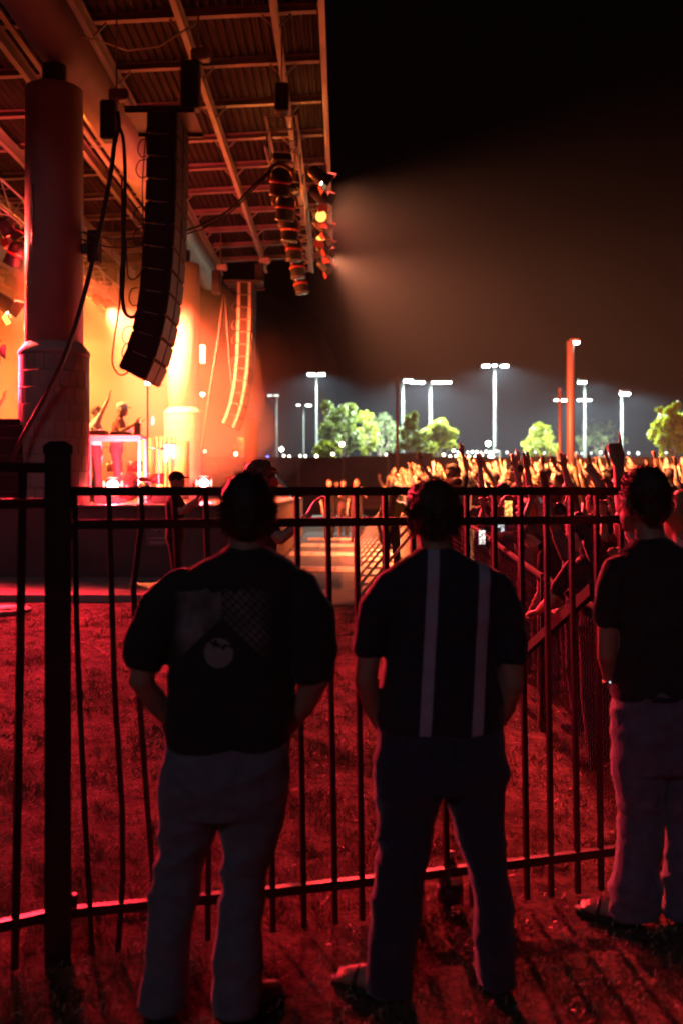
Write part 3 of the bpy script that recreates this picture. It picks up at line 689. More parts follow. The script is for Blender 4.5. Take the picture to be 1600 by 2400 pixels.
def tree(px, Y, ztop, zlow, rx, leafm, label, nl=6000, shape=0, leaf=0.13):
    p = at(px, 1075, Y); g = gz(p.x, Y)
    t = thing('tree', label, 'tree', (p.x, Y, g))
    H = ztop - g; lo = zlow - g
    tips = []
    tr = MB(); n = 7
    path = [(0.10 * math.sin(i * 1.7), 0.1 * math.cos(i * 2.1), lo * 1.15 * i / n) for i in range(n + 1)]
    tr.tube(path, [0.14 * (1 - 0.45 * i / n) for i in range(n + 1)], 8)
    tk = tr.build('trunk', M_bark, t, True)
    nb = 11
    for k in range(nb):
        a = k * 2.4 + px; r = rx * (0.45 + 0.5 * rng.random()); z1 = lo + (H - lo) * (0.15 + 0.75 * ((k + .5) / nb))
        r *= (1.0 - 0.55 * ((k + .5) / nb)) if shape == 1 else (1.0 if (k + .5) / nb < .7 else 0.6)
        s = Vector(path[-2 - (k % 3)]); e = Vector((r * math.cos(a), r * math.sin(a), z1)); m_ = (s + e) / 2 + Vector((0, 0, 0.2))
        MB().tube([s, m_, e], [0.05, 0.035, 0.012], 5).build('limb', M_bark, tk); tips.append(e)
    # leaves: clumps spread through the crown
    cl = []
    for k in range(34):
        u = rng.normal(size=3); u /= np.linalg.norm(u); rr = (0.35 + 0.78 * rng.random())
        c = np.array([u[0] * rx * rr, u[1] * rx * rr, (lo + H) / 2 + u[2] * (H - lo) / 2 * rr])
        f = (c[2] - lo) / (H - lo)
        if shape == 1: c[:2] *= 1.15 - 0.75 * f
        if shape == 2: c[:2] *= 0.75 + 0.4 * f
        cl.append((c, 0.16 + 0.42 * rng.random() ** 1.5))
    for e in tips: cl.append((np.array(e), 0.45))
    w = np.array([c[1] ** 2 for c in cl]); w /= w.sum()
    idx = rng.choice(len(cl), nl, p=w)
    cen = np.array([cl[i][0] for i in idx]); rad = np.array([cl[i][1] for i in idx])
    d = rng.normal(size=(nl, 3)); d /= np.linalg.norm(d, axis=1)[:, None]
    pos = cen + d * (rad * rng.random(nl) ** 0.45)[:, None] * min(1.0, rx / 1.6)
    a = rng.normal(size=(nl, 3)); a /= np.linalg.norm(a, axis=1)[:, None]
    b = np.cross(a, rng.normal(size=(nl, 3))); b /= np.linalg.norm(b, axis=1)[:, None]
    s = leaf * (0.6 + 0.8 * rng.random(nl))[:, None]
    V = np.stack([pos - a * s, pos + b * s * .55, pos + a * s, pos - b * s * .55], 1).reshape(-1, 3)
    me = bpy.data.meshes.new('crown'); me.from_pydata(V.tolist(), [], np.arange(nl * 4).reshape(-1, 4).tolist()); me.update()
    link('crown', me, leafm, t)
    return t
def zy(py, Y): return EYE + (HZ - py) / F * Y
tree(800, 78, zy(940, 78), zy(1060, 78), 1.9, LD, 'broad round dark green tree left of the lit kiosk', 8000)
tree(858, 80, zy(955, 80), zy(1070, 80), 0.9, LG, 'lighter green side tree touching the round dark tree', 2600)
tree(892, 88, zy(965, 88), zy(1065, 88), 1.6, LP, 'pale grey green tree between the round tree and the thin red mast', 3200)
tree(962, 70, zy(972, 70), zy(1070, 70), 0.9, LD, 'small dark bushy tree beside the white light pole', 2200)
tree(1026, 76, zy(980, 76), zy(1072, 76), 1.75, LG, 'yellow green spreading tree lit by the five headed pole', 7000, 1)
tree(1264, 80, zy(1000, 80), zy(1075, 80), 1.75, LG, 'bright green tree with a pointed top left of the red mast', 6000, 1)
tree(1570, 66, zy(952, 66), zy(1072, 66), 1.5, LG, 'tall green tree at the right edge behind the raised fist', 8000, 2)
tree(1410, 98, zy(985, 98), zy(1070, 98), 2.2, LP, 'dim grey tree right of the slim pale pole', 1600)
tree(563, 80, zy(1020, 80), zy(1072, 80), 0.45, LG, 'small bright green tree below the far speaker array', 900)
tree(765, 70, zy(1030, 70), zy(1090, 70), 0.9, LG, 'low bright green shrub tree under the round dark tree', 1600)

# ------------------------------------------------------------------ string lights and kiosk
M_bulb = M_emit('warm bulb', (1.0, 0.86, 0.62), 10); M_bulb2 = M_emit('cool bulb', (0.9, 0.98, 0.9), 6)
def string(pa, pb, Y, n, label, sag=0.10, m=M_bulb, r=0.085, skip=0.0):
    a = at(*pa, Y); b = at(*pb, Y)
    t = thing('string_lights', label, 'string lights', a)
    P = []
    for i in range(n + 1):
        f = i / n; q = (b - a) * f; q.z -= sag * (4 * ((f * 5) % 1) * (1 - (f * 5) % 1)); P.append(q)
    MB().tube(P, 0.012, 4).build('wire', M_cable, t)
    for i, q in enumerate(P):
        if random.random() < skip: continue
        MB().ball(q - Vector((0, 0, r)), r * (0.8 + 0.4 * random.random()), 8, 5).build('bulb', m, t, True)
    for q in (P[0], P[-1]):
        MB().tube([q + Vector((0, 0, 0.2)), Vector((q.x, q.y, -a.z + gz(a.x, Y)))], 0.05, 6).build('post', M_wpost, t)
string((640, 1064), (780, 1061), 60, 11, 'string of warm bulbs left of the round dark tree', skip=0.35)
string((905, 1062), (1128, 1063), 60, 15, 'string of warm bulbs below the yellow green tree', skip=0.12)
string((1062, 1053), (1160, 1054), 64, 9, 'upper string of cool bulbs left of the three headed pole', m=M_bulb2)
string((1165, 1054), (1560, 1058), 64, 18, 'long string of dim bulbs from the three headed pole to the right edge', m=M_emit('dim bulb', (0.9, 0.95, 0.95), 3), skip=0.2)
string((1275, 1074), (1330, 1074), 56, 4, 'short string of warm bulbs on the wall below the red mast')
string((1360, 1077), (1600, 1083), 56, 12, 'string of warm bulbs along the wall by the right edge', m=M_emit('amber bulb', (1.0, 0.6, 0.3), 6), skip=0.3)
kq = at(875, 1075, 66)
kk = thing('kiosk', 'low dark kiosk with a row of glaring bulbs along its eave', 'kiosk', (kq.x, 66, gz(kq.x, 66)))
M_kiosk = mat('kiosk wall', (0.2, 0.18, 0.16), 0.8)
MB().box((0, 1.2, 1.4), (2.9, 2.0, 2.8)).build('wall', M_kiosk, kk)
MB().box((0, 0.9, 3.45), (3.2, 2.9, 0.12)).build('roof', M_wpost, kk, bevel=0.02)
for k in range(13):
    MB().ball((-1.25 + 2.5 * k / 12, -0.5, 3.28 + 0.05 * (k % 2)), 0.10, 8, 5).build('bulb', M_bulb, kk, True)
MB().box((0, 0.18, 1.9), (2.2, 0.05, 1.1)).build('hatch', M_emit('kiosk hatch', (1.0, 0.8, 0.5), 0.3), kk)
# isolated lamps
for i, (px, py, Y, col, s, r, lb) in enumerate(((475, 924, 60, (1, .9, .7), 25, 0.12, 'small white lamp between the bright column and the thick cable'),
        (801, 1041, 68, (1, .9, .6), 25, 0.14, 'round warm lamp in front of the round dark tree'), (660, 1053, 62, (1, .9, .7), 25, 0.13, 'round warm lamp right of the thin pale pole'),
        (1143, 1040, 70, (0.95, 1, .85), 30, 0.17, 'round white lamp at the foot of the three headed pole'), (627, 1074, 58, (0.1, 0.15, 1), 12, 0.13, 'small blue lamp right of the far speaker array'),
        (553, 1064, 60, (1, .8, .5), 20, 0.10, 'small warm lamp left of the stout red post'), (480, 1058, 60, (1, .75, .5), 8, 0.09, 'faint warm lamp right of the bright column'),
        (1150, 1070, 58, (1, .95, .8), 22, 0.16, 'wide white lamp on the wall below the three headed pole'))):
    p = at(px, py, Y); g = gz(p.x, Y)
    t = thing('globe_lamp', lb, 'lamp', (p.x, Y, g))
    MB().ball((0, 0, p.z - g), r, 10, 6).build('globe', M_emit('globe %d' % i, col, s), t, True)
    MB().tube([(0, 0, 0), (0, 0, p.z - g - r)], 0.03, 6).build('post', M_wpost, t)
# ------------------------------------------------------------------ truck behind the stage
tk = thing('box_truck', 'pale box truck parked behind the stage, washed in red', 'truck', (-5.15, 44.0, gz(-5.15, 44)), R(90))
M_truck = mat('pale truck paint', (0.55, 0.5, 0.48), 0.4); M_tyre = mat('tyre rubber', (0.02, 0.02, 0.02), 0.8); M_glass = mat('dark glass', (0.02, 0.02, 0.025), 0.08)
MB().box((0, 0.55, 1.75), (2.0, 3.4, 2.1)).build('cargo_box', M_truck, tk, bevel=0.03)
b = MB(); b.add([(-.95, -2.9, .5), (.95, -2.9, .5), (.95, -1.2, .5), (-.95, -1.2, .5), (-.95, -2.9, 1.3), (.95, -2.9, 1.3), (.88, -1.2, 2.15), (-.88, -1.2, 2.15), (-.88, -2.2, 2.1), (.88, -2.2, 2.1)], [(0, 1, 2, 3), (0, 4, 5, 1), (4, 8, 9, 5), (8, 7, 6, 9), (3, 7, 8, 4, 0), (1, 5, 9, 6, 2), (2, 6, 7, 3)]); b.build('cab', M_truck, tk, bevel=0.03)
b = MB(); b.add([(-.8, -2.83, 1.42), (.8, -2.83, 1.42), (.76, -2.27, 2.02), (-.76, -2.27, 2.02)], [(0, 1, 2, 3)]); b.build('windscreen', M_glass, tk).location = (0, -0.03, 0.02)
for sx in (-1, 1):
    b = MB(); b.box((sx * 0.945, -1.75, 1.62), (0.03, 0.8, 0.5)); b.build('side_window', M_glass, tk)
    for yy in (-2.2, 1.4):
        w = MB(); w.lathe((0, 0, 0), [(0.2, -.12), (0.4, -.12), (0.42, -.06), (0.42, .06), (0.4, .12), (0.2, .12)], 20); o = w.build('wheel', M_tyre, tk, True); o.location = (sx * 0.85, yy, 0.42); o.rotation_euler = (0, R(90), 0)
    MB().box((sx * 0.7, -2.92, 0.85), (0.28, 0.05, 0.18)).build('headlight', M_white, tk)
# parked cars beyond the lawn
def car(px, Y, label, col, rz):
    p = at(px, 1150, Y); t = thing('parked_car', label, 'car', (p.x, Y, gz(p.x, Y)), rz)
    m = mat('car paint ' + str(col), col, 0.25)
    b = MB(); sec = [(-2.2, .35), (-2.25, .75), (-1.5, .95), (-0.7, 1.42), (0.9, 1.45), (1.7, 1.0), (2.2, .9), (2.25, .4)]
    vs = [(w * (0.86 if z < 1.2 else 0.68), x, z) for w in (-1, 1) for x, z in sec]; n = len(sec)
    b.add(vs, [tuple(range(n)), tuple(range(2 * n - 1, n - 1, -1))] + [(i, n + i, n + (i + 1) % n, (i + 1) % n) for i in range(n)]); b.build('body', m, t, bevel=0.05)
    b = MB(); b.add([(-.70, -1.38, 1.03), (.70, -1.38, 1.03), (.60, -.78, 1.40), (-.60, -.78, 1.40)], [(0, 1, 2, 3)]); b.build('windscreen', M_glass, t).location = (0, -.03, .02)
    for sx in (-1, 1):
        b = MB(); b.box((sx * 0.79, 0.1, 1.18), (0.06, 1.6, 0.32)); b.build('side_window', M_glass, t)
        for yy in (-1.4, 1.4):
            w = MB(); w.lathe((0, 0, 0), [(0.15, -.1), (0.31, -.1), (0.33, 0), (0.31, .1), (0.15, .1)], 18); o = w.build('wheel', M_tyre, t, True); o.location = (sx * 0.8, yy, 0.33); o.rotation_euler = (0, R(90), 0)
        MB().box((sx * 0.6, -2.24, 0.72), (0.3, 0.06, 0.14)).build('headlight', M_white, t)
car(1068, 50.5, 'dark parked car in front of the wall below the yellow green tree', (0.12, 0.10, 0.10), R(80))
car(880, 50.5, 'dark red parked car in front of the wall below the kiosk', (0.10, 0.03, 0.03), R(95))

# ------------------------------------------------------------------ haze over the whole place, denser smoke on the stage
def volume(name, me, dens, col, aniso):
    m = bpy.data.materials.new(name + ' air'); m.use_nodes = True; n = m.node_tree.nodes; l = m.node_tree.links
    n.remove(n['Principled BSDF']); pv = n.new('ShaderNodeVolumePrincipled')
    pv.inputs['Density'].default_value = dens; pv.inputs['Color'].default_value = (*col, 1); pv.inputs['Anisotropy'].default_value = aniso
    l.new(pv.outputs[0], n['Material Output'].inputs['Volume'])
    me.materials.append(m); o = bpy.data.objects.new(name, me); COL.objects.link(o); tag(o, kind='stuff'); return o
hz = MB().box((15, 58, 7.2), (130, 134, 17.0))
volume('haze', hz.mesh('haze'), HAZE, (0.60, 0.74, 0.98), 0.0)
def smoke_pt(c, r, seed):
    sm = MB(); rs = []
    for i in range(15):
        th = math.pi * (0.02 + 0.96 * i / 14)
        row = []
        for j in range(24):
            ph = 2 * math.pi * j / 24; d = Vector((math.sin(th) * math.cos(ph), math.sin(th) * math.sin(ph), -math.cos(th)))
            k = 1 + 0.12 * mnoise.noise(d * 1.7 + Vector((3, 1, seed)))
            row.append(Vector(c) + Vector((d.x * r[0], d.y * r[1], d.z * r[2])) * k)
        rs.append(row)
    sm.rings(rs)
    o = volume('smoke', sm.mesh('smoke'), SMOKE, (0.9, 0.9, 0.9), 0.0)
    return o
for q, (c_, r_) in enumerate((((-9.6, 25.2, 4.9), (5.2, 6.4, 2.9)), ((-9.0, 26.0, 5.0), (6.0, 7.8, 3.3)), ((-8.6, 26.6, 5.1), (6.6, 9.0, 3.6)), ((-7.2, 33.5, 5.0), (6.0, 5.6, 3.9)), ((-7.4, 35.0, 5.1), (6.8, 7.4, 4.2)), ((-7.6, 36.5, 5.2), (7.6, 9.0, 4.5)), ((-6.6, 22.5, 2.9), (4.6, 6.4, 1.5)), ((-6.2, 22.8, 3.2), (5.0, 6.9, 1.9)))):
    tag(smoke_pt(c_, r_, 7.0 + 3.1 * q), 'drifting stage smoke glowing orange behind the dark column')
# ================================================================== BLACK METAL FENCE IN FRONT
FP0 = Vector((-1.047, 3.68, 0)); FP1 = Vector((1.148, 4.32, 0)); FD = (FP1 - FP0).normalized()
def fence_hit(px):
    k = (px - 800.0) / F; s = (k * FP0.y - FP0.x) / (FD.x - k * FD.y); return FP0 + FD * s
fr = thing('black_fence', 'black metal picket fence the three standing men look over', 'fence', (0, 4, 0))
def frail(z, h=0.035, w=0.034, s0=0.03, s1=2.50, parent=fr, a=FP0, d=FD, sag=0.0):
    n = 8; b = MB()
    for i in range(n):
        p = a + d * (s0 + (s1 - s0) * i / n); q = a + d * (s0 + (s1 - s0) * (i + 1) / n)
        p.z = z - h / 2 - sag * 4 * (i / n) * (1 - i / n); q.z = z - h / 2 - sag * 4 * ((i + 1) / n) * (1 - (i + 1) / n)
        x = Vector((-d.y, d.x, 0)) * w / 2; u = Vector((0, 0, h / 2))
        if i == 0: rs = [[p - x - u, p + x - u, p + x + u, p - x + u]]
        rs.append([q - x - u, q + x - u, q + x + u, q - x + u])
    b.rings(rs); return P_(b, 'rail', M_black, parent)
frail(1.765); frail(1.642); frail(0.205, sag=0.012)
# pickets; the first three are bent
bent = {0: [(1.76, 0), (1.25, 0.008), (0.6, 0.035), (0.02, 0.064)], 1: [(1.76, 0), (1.0, 0.022), (0.55, 0.05), (0.3, 0.052), (0.02, 0.035)],
        2: [(1.76, -0.002), (1.64, 0.002), (1.38, -0.030), (1.0, -0.010), (0.6, 0.018), (0.3, 0.042), (0.02, 0.06)], 3: [(1.76, 0), (1.2, 0.03), (0.5, 0.03), (0.02, 0.02)], 4: [(1.76, 0), (1.2, 0.02), (0.02, 0.01)]}
for i, px in enumerate((175, 255, 332, 407, 481, 553, 624, 695, 767, 834, 901, 966, 1029, 1092, 1156, 1218, 1278, 1336, 1396, 1452, 1506)):
    p = fence_hit(px); lean = 0.030 + 0.006 * math.sin(i * 2.7)
    prof = bent.get(i, [(1.76, 0), (1.2, lean * .3), (0.6, lean * .7), (0.02, lean)])
    b = MB(); x = FD * 0.0100; yv = Vector((-FD.y, FD.x, 0)) * 0.0100; rs = []
    for (z, o) in prof:
        c = p + FD * o; c.z = z; rs.append([c - x - yv, c + x - yv, c + x + yv, c - x + yv])
    b.rings(rs); P_(b, 'picket', M_black, fr)
for zc in (1.635,):
    P_(MB().ball(FP0 + FD * 0.055 + Vector((0.0, -0.03, zc)), 0.012), 'bolt', M_alu, fr, smooth=True)
pp = thing('fence_post', 'thick square black fence post with a flat pyramid cap', 'post', (FP0.x, FP0.y, 0), R(16))
b = MB(); b.box((0, 0, 0.94), (0.094, 0.094, 1.90)); b.build('shaft', M_black, pp, bevel=0.004)
b = MB(); b.add([(-.052, -.052, 1.885), (.052, -.052, 1.885), (.052, .052, 1.885), (-.052, .052, 1.885), (-.052, -.052, 1.915), (.052, -.052, 1.915), (.052, .052, 1.915), (-.052, .052, 1.915), (-.026, -.026, 1.932), (.026, -.026, 1.932), (.026, .026, 1.932), (-.026, .026, 1.932)],
      [(0, 1, 2, 3), (0, 4, 5, 1), (1, 5, 6, 2), (2, 6, 7, 3), (3, 7, 4, 0), (4, 8, 9, 5), (5, 9, 10, 6), (6, 10, 11, 7), (7, 11, 8, 4), (8, 11, 10, 9)]); b.build('cap', M_black, pp)
for zb in (1.60, 1.70, 0.24):
    MB().box((0.055, -0.03, zb), (0.03, 0.03, 0.05)).build('bracket', M_black, pp, bevel=0.004)
# neighbouring panel, a little higher, turning towards the camera
LD_ = Vector((-0.72, -0.42, 0)).normalized()
fl = thing('black_fence', 'higher black fence panel left of the thick square post', 'fence', (-1.4, 3.4, 0))
for z in (1.852, 1.722, 0.205): frail(z, 0.036, 0.034, 0.04, 1.4, fl, FP0, LD_)
for i in range(8):
    p = FP0 + LD_ * (0.125 + 0.135 * i); b = MB(); x = LD_ * 0.0125; yv = Vector((-LD_.y, LD_.x, 0)) * 0.0125; rs = []
    for (z, o) in ((1.85, 0), (0.02, 0.03)):
        c = p + LD_ * o; c.z = z; rs.append([c - x - yv, c + x - yv, c + x + yv, c - x + yv])
    b.rings(rs); P_(b, 'picket', M_black, fl)

# ================================================================== CHAIN LINK FENCE BESIDE THE CROWD
CX = 1.40
M_galv = mat('dull galvanised wire', (0.22, 0.19, 0.18), 0.4, 0.7)
M_cpost = mat('dull dark post', (0.010, 0.009, 0.009), 0.9, 0.0, spec=0.1)
cl_ = thing('chain_link_fence', 'waist high chain link fence the crowd leans over', 'fence', (CX, 8, 0))
y0, y1, ht = 4.75, 13.0, 1.08
b = MB(); pitch = 0.056; amp = pitch / 2; nz_ = int((ht - 0.05) / (pitch / 2)) + 1
k = 0; yy = y0
while yy < y1:
    pts = []
    for j in range(nz_):
        z = 0.03 + j * pitch / 2; o = amp * (1 if (j % 2) else -1) * 0.96
        y_ = yy + o; pts.append((CX + (0.003 if j % 2 else -0.003) + 0.02 * math.sin(yy * 1.9) * z, y_, gz(CX, y_) + z))
    b.tube(pts, 0.0021, 3, cap=False); yy += pitch; k += 1
o = P_(b, 'wire_mesh', M_galv, cl_); o['kind'] = 'stuff'
for yp in (4.9, 7.02, 9.4, 11.6, 13.0):
    P_(MB().tube([(CX + 0.03, yp, gz(CX, yp) - 0.05), (CX + 0.03, yp, gz(CX, yp) + ht + 0.03)], 0.034, 12), 'post', M_cpost, cl_, smooth=True)
P_(MB().tube([(CX + 0.03, y, gz(CX, y) + ht) for y in np.linspace(y0, y1, 12)], 0.024, 10), 'top_rail', M_cpost, cl_, smooth=True)
P_(MB().bar((CX - 0.05, 8.2, gz(CX, 8) + 0.17), (CX - 0.05, 5.35, 1.22), 0.04, 0.065), 'diagonal_brace', M_cpost, cl_)
P_(MB().tube([(CX - 0.02, 7.0, 0.02 + gz(CX, 7)), (CX - 0.02, 7.0, 1.02)], 0.006, 6), 'tension_bar', M_alu, cl_)

# ================================================================== PIT: barricades, cable ramps
M_barr = mat('pale barricade sheet', (0.5, 0.42, 0.36), 0.5, 0.2, 0.15, 6)
def barricade(x, y, label):
    t = thing('crowd_barricade', label, 'barricade', (x, y, gz(x, y) + 0.01), 0, 'crowd barricades along the pit')
    for k in range(8):
        MB().box((0, -0.66 + 0.19 * k, 0.58), (0.02, 0.13, 0.98)).build('slat', M_barr, t)
    for sy in (-0.72, 0.72):
        MB().box((0.025, sy, 0.58), (0.05, 0.05, 1.15)).build('upright', M_alu, t)
        MB().bar((0.0, sy * .9, 1.05), (-0.85, sy * .9, 0.04), 0.04).build('diagonal_strut', M_alu, t)
        MB().box((-0.43, sy * .9, 0.02), (0.9, 0.05, 0.04)).build('foot', M_alu, t)
    MB().box((0.0, 0, 1.15), (0.08, 1.5, 0.05)).build('top_rail', M_alu, t)
    MB().box((-0.42, 0, 0.012), (0.8, 1.4, 0.02)).build('footplate', M_barr, t)
ordn = ['nearest', 'second nearest', 'third nearest', 'fourth nearest', 'fifth nearest', 'sixth nearest', 'seventh nearest', 'eighth nearest', 'ninth nearest', 'tenth nearest']
for i in range(10):
    barricade(1.12 + 0.02 * i, 13.9 + 1.53 * i, f'pale slatted crowd barricade with diagonal struts, {ordn[i]} in the pit row')
M_ramp = mat('pale cable ramp', (0.46, 0.30, 0.26), 0.55, 0, 0.2, 5)
def ramp(yc, x0, x1, slope, label, w=0.35, h=0.06):
    t = thing('cable_ramp', label, 'cable ramp', ((x0 + x1) / 2, yc, gz(0, yc) + 0.012), R(slope), 'cable ramps across the pit')
    n = max(2, int((x1 - x0) / 0.45))
    for k in range(n):
        xa = -(x1 - x0) / 2 + (x1 - x0) * k / n; xb = xa + (x1 - x0) / n - 0.012
        b = MB(); b.add([(xa, -w / 2, 0), (xb, -w / 2, 0), (xb, -w / 4, h), (xa, -w / 4, h), (xa, w / 4, h), (xb, w / 4, h), (xb, w / 2, 0), (xa, w / 2, 0)], [(0, 1, 2, 3), (3, 2, 5, 4), (4, 5, 6, 7), (0, 3, 4, 7), (1, 6, 5, 2), (0, 7, 6, 1)])
        b.build('segment', M_ramp, t)
ramp(28.4, -0.95, 0.45, -8, 'far cable ramp across the pit, farthest of four'); ramp(25.2, -1.0, 0.42, -10, 'long bright cable ramp across the pit, third from the fence', 0.6)
ramp(21.8, -1.1, 0.40, -8, 'double cable ramp midway along the pit', 0.5); ramp(17.6, -1.15, 0.45, -7, 'wide cable ramp at the mouth of the pit, nearest of four', 0.5)
# round utility cover in the turf
t = thing('utility_cover', 'round pale utility cover lying in the red lit turf', 'manhole cover', (-4.12, 11.85, gz(-4, 11.85) + 0.02))
MB().lathe((0, 0, 0), [(0.42, -0.03), (0.42, 0.012), (0.40, 0.018), (0.02, 0.018)], 28).build('rim_disc', M_conc, t, True)
MB().lathe((0, 0, 0.012), [(0.30, 0.0), (0.30, 0.014), (0.02, 0.016)], 24).build('lid', mat('pale cast lid', (0.45, 0.40, 0.36), 0.6), t, True)
# bottles on the ground at the fence
M_pet = mat('clear plastic', (0.75, 0.75, 0.78), 0.08, 0, 0.02, 2, spec=0.6); M_pet.node_tree.nodes['Principled BSDF'].inputs['Transmission Weight'].default_value = 0.9
M_lab = mat('dark blue label', (0.03, 0.03, 0.10), 0.4); M_cap = mat('white cap', (0.7, 0.7, 0.7), 0.4)
t = thing('plastic_jug', 'clear plastic jug with a dark label behind the fence between the legs', 'bottle', (0.45, 4.13, 0.005))
MB().lathe((0, 0, 0), [(0.045, 0.0), (0.052, 0.01), (0.052, 0.13), (0.048, 0.15), (0.03, 0.19), (0.017, 0.21), (0.017, 0.23)], 20).build('body', M_pet, t, True)
MB().lathe((0, 0, 0), [(0.0535, 0.045), (0.0535, 0.115)], 20).build('label_band', M_lab, t, True)
MB().lathe((0, 0, 0.228), [(0.019, 0), (0.019, 0.02)], 12).build('cap', M_cap, t, True)
t = thing('plastic_bottle', 'slim ribbed water bottle standing against a fence picket', 'bottle', (0.302, 3.96, 0.005))
MB().lathe((0, 0, 0), [(0.028, 0), (0.032, 0.012), (0.029, 0.03), (0.032, 0.045), (0.029, 0.06), (0.032, 0.075), (0.029, 0.09), (0.032, 0.11), (0.032, 0.14), (0.013, 0.185), (0.013, 0.2)], 16).build('body', M_pet, t, True)
MB().lathe((0, 0, 0.198), [(0.015, 0), (0.015, 0.015)], 10).build('cap', M_cap, t, True)

# ================================================================== TURF
def grass():
    rg = np.random.default_rng(11)
    N = 330000
    Y = 2.2 + (12.3 - 2.2) * rg.random(N) ** 1.25
    X = (rg.random(N) * 2 - 1) * (0.40 * Y + 0.4)
    ok = (X < 3.6)
    # clumping: noise on a coarse grid
    g = rg.random((60, 60)); g = (g + np.roll(g, 1, 0) + np.roll(g, 1, 1) + np.roll(g, (1, 1), (0, 1))) / 4
    g2 = rg.random((200, 200)); g2 = (g2 + np.roll(g2, 1, 0) + np.roll(g2, 1, 1)) / 3
    d = g[((X + 6) * 4).astype(int) % 60, (Y * 4).astype(int) % 60] * 0.5 + g2[((X + 6) * 14).astype(int) % 200, (Y * 14).astype(int) % 200] * 0.5
    ok &= rg.random(N) < np.clip((d - 0.36) * 3.6, 0.05, 1.0)
    X, Y, d = X[ok], Y[ok], d[ok]; n = len(X)
    Z = np.array([gz(x, y) for x, y in zip(X, Y)]) + 0.018 * np.array([mnoise.noise((x * 1.3, y * 1.3, 0)) for x, y in zip(X, Y)]) - 0.006
    h = (0.012 + 0.045 * rg.random(n) ** 2) * (0.6 + 1.2 * np.clip(d - .35, 0, .5) / .5)
    a = rg.random(n) * 6.283; b = rg.random(n) * 6.283; lean = 0.3 + 1.3 * rg.random(n)
    w = (0.0013 + 0.0016 * rg.random(n)) * (0.7 + 0.10 * Y)
    dx, dy = np.cos(a) * w, np.sin(a) * w
    p0 = np.stack([X - dx, Y - dy, Z], 1); p1 = np.stack([X + dx, Y + dy, Z], 1)
    p2 = np.stack([X + np.cos(b) * h * lean, Y + np.sin(b) * h * lean, Z + h], 1)
    V = np.stack([p0, p1, p2], 1).reshape(-1, 3)
    me = bpy.data.meshes.new('grass'); me.from_pydata(V.tolist(), [], np.arange(3 * n).reshape(-1, 3).tolist()); me.update()
    m = mat('short dry turf blades', (0.15, 0.14, 0.06), 0.55, 0, 0.5, 9, detail=8)
    tag(link('grass', me, m), 'short worn turf grass between the fence and the stage', 'grass', kind='stuff')
    # pale dry straws lying about
    n = 7000
    Y = 2.4 + 7.5 * rg.random(n) ** 1.2; X = (rg.random(n) * 2 - 1) * (0.38 * Y + 0.3); a = rg.random(n) * 6.283
    L = 0.015 + 0.045 * rg.random(n) ** 2; w = 0.0015 + 0.0003 * Y[:, None]
    Z = np.array([gz(x, y) for x, y in zip(X, Y)]) + 0.02
    ux, uy = np.cos(a), np.sin(a)
    mid = np.stack([X + ux * L * .5 - uy * L * .18, Y + uy * L * .5 + ux * L * .18, Z + 0.02 * rg.random(n)], 1)
    e = np.stack([X + ux * L, Y + uy * L, Z - 0.004], 1); s = np.stack([X, Y, Z - 0.004], 1); o = np.stack([-uy, ux, np.ones(n)], 1) * w
    V = np.stack([s, s + o, mid + o, mid, e], 1).reshape(-1, 3)
    fs = []
    for i in range(n): q = 5 * i; fs += [(q, q + 1, q + 2, q + 3), (q + 3, q + 2, q + 4)]
    me = bpy.data.meshes.new('straw'); me.from_pydata(V.tolist(), [], fs); me.update()
    tag(link('straw', me, mat('pale dry straw', (0.62, 0.52, 0.36), 0.5)), 'pale dry straws scattered over the turf', 'straw', kind='stuff')
grass()
# ================================================================== PEOPLE
def remesh(mb, voxel, smooth=4, name='body', fac=0.5):
    me = mb.mesh(name); o = bpy.data.objects.new('tmp', me); COL.objects.link(o)
    bm = bmesh.new(); bm.from_mesh(me); bmesh.ops.recalc_face_normals(bm, faces=bm.faces); bm.to_mesh(me); bm.free()
    r = o.modifiers.new('r', 'REMESH'); r.mode = 'VOXEL'; r.voxel_size = voxel; r.use_smooth_shade = True
    if smooth:
        s = o.modifiers.new('s', 'SMOOTH'); s.iterations = smooth; s.factor = fac
    dg = bpy.context.evaluated_depsgraph_get(); dg.update()
    out = bpy.data.meshes.new_from_object(o.evaluated_get(dg))
    bpy.data.objects.remove(o); bpy.data.meshes.remove(me)
    out.name = name
    for p in out.polygons: p.use_smooth = True
    return out

def displace(me, fn):
    n = len(me.vertices); co = np.empty(n * 3); me.vertices.foreach_get('co', co); no = np.empty(n * 3); me.vertex_normals.foreach_get('vector', no)
    co = co.reshape(-1, 3); no = no.reshape(-1, 3)
    d = np.array([fn(c) for c in co])
    co += no * d[:, None]; me.vertices.foreach_set('co', co.ravel()); me.update()

def arr(me):
    n = len(me.polygons); c = np.empty(n * 3); me.polygons.foreach_get('center', c); return c.reshape(-1, 3)

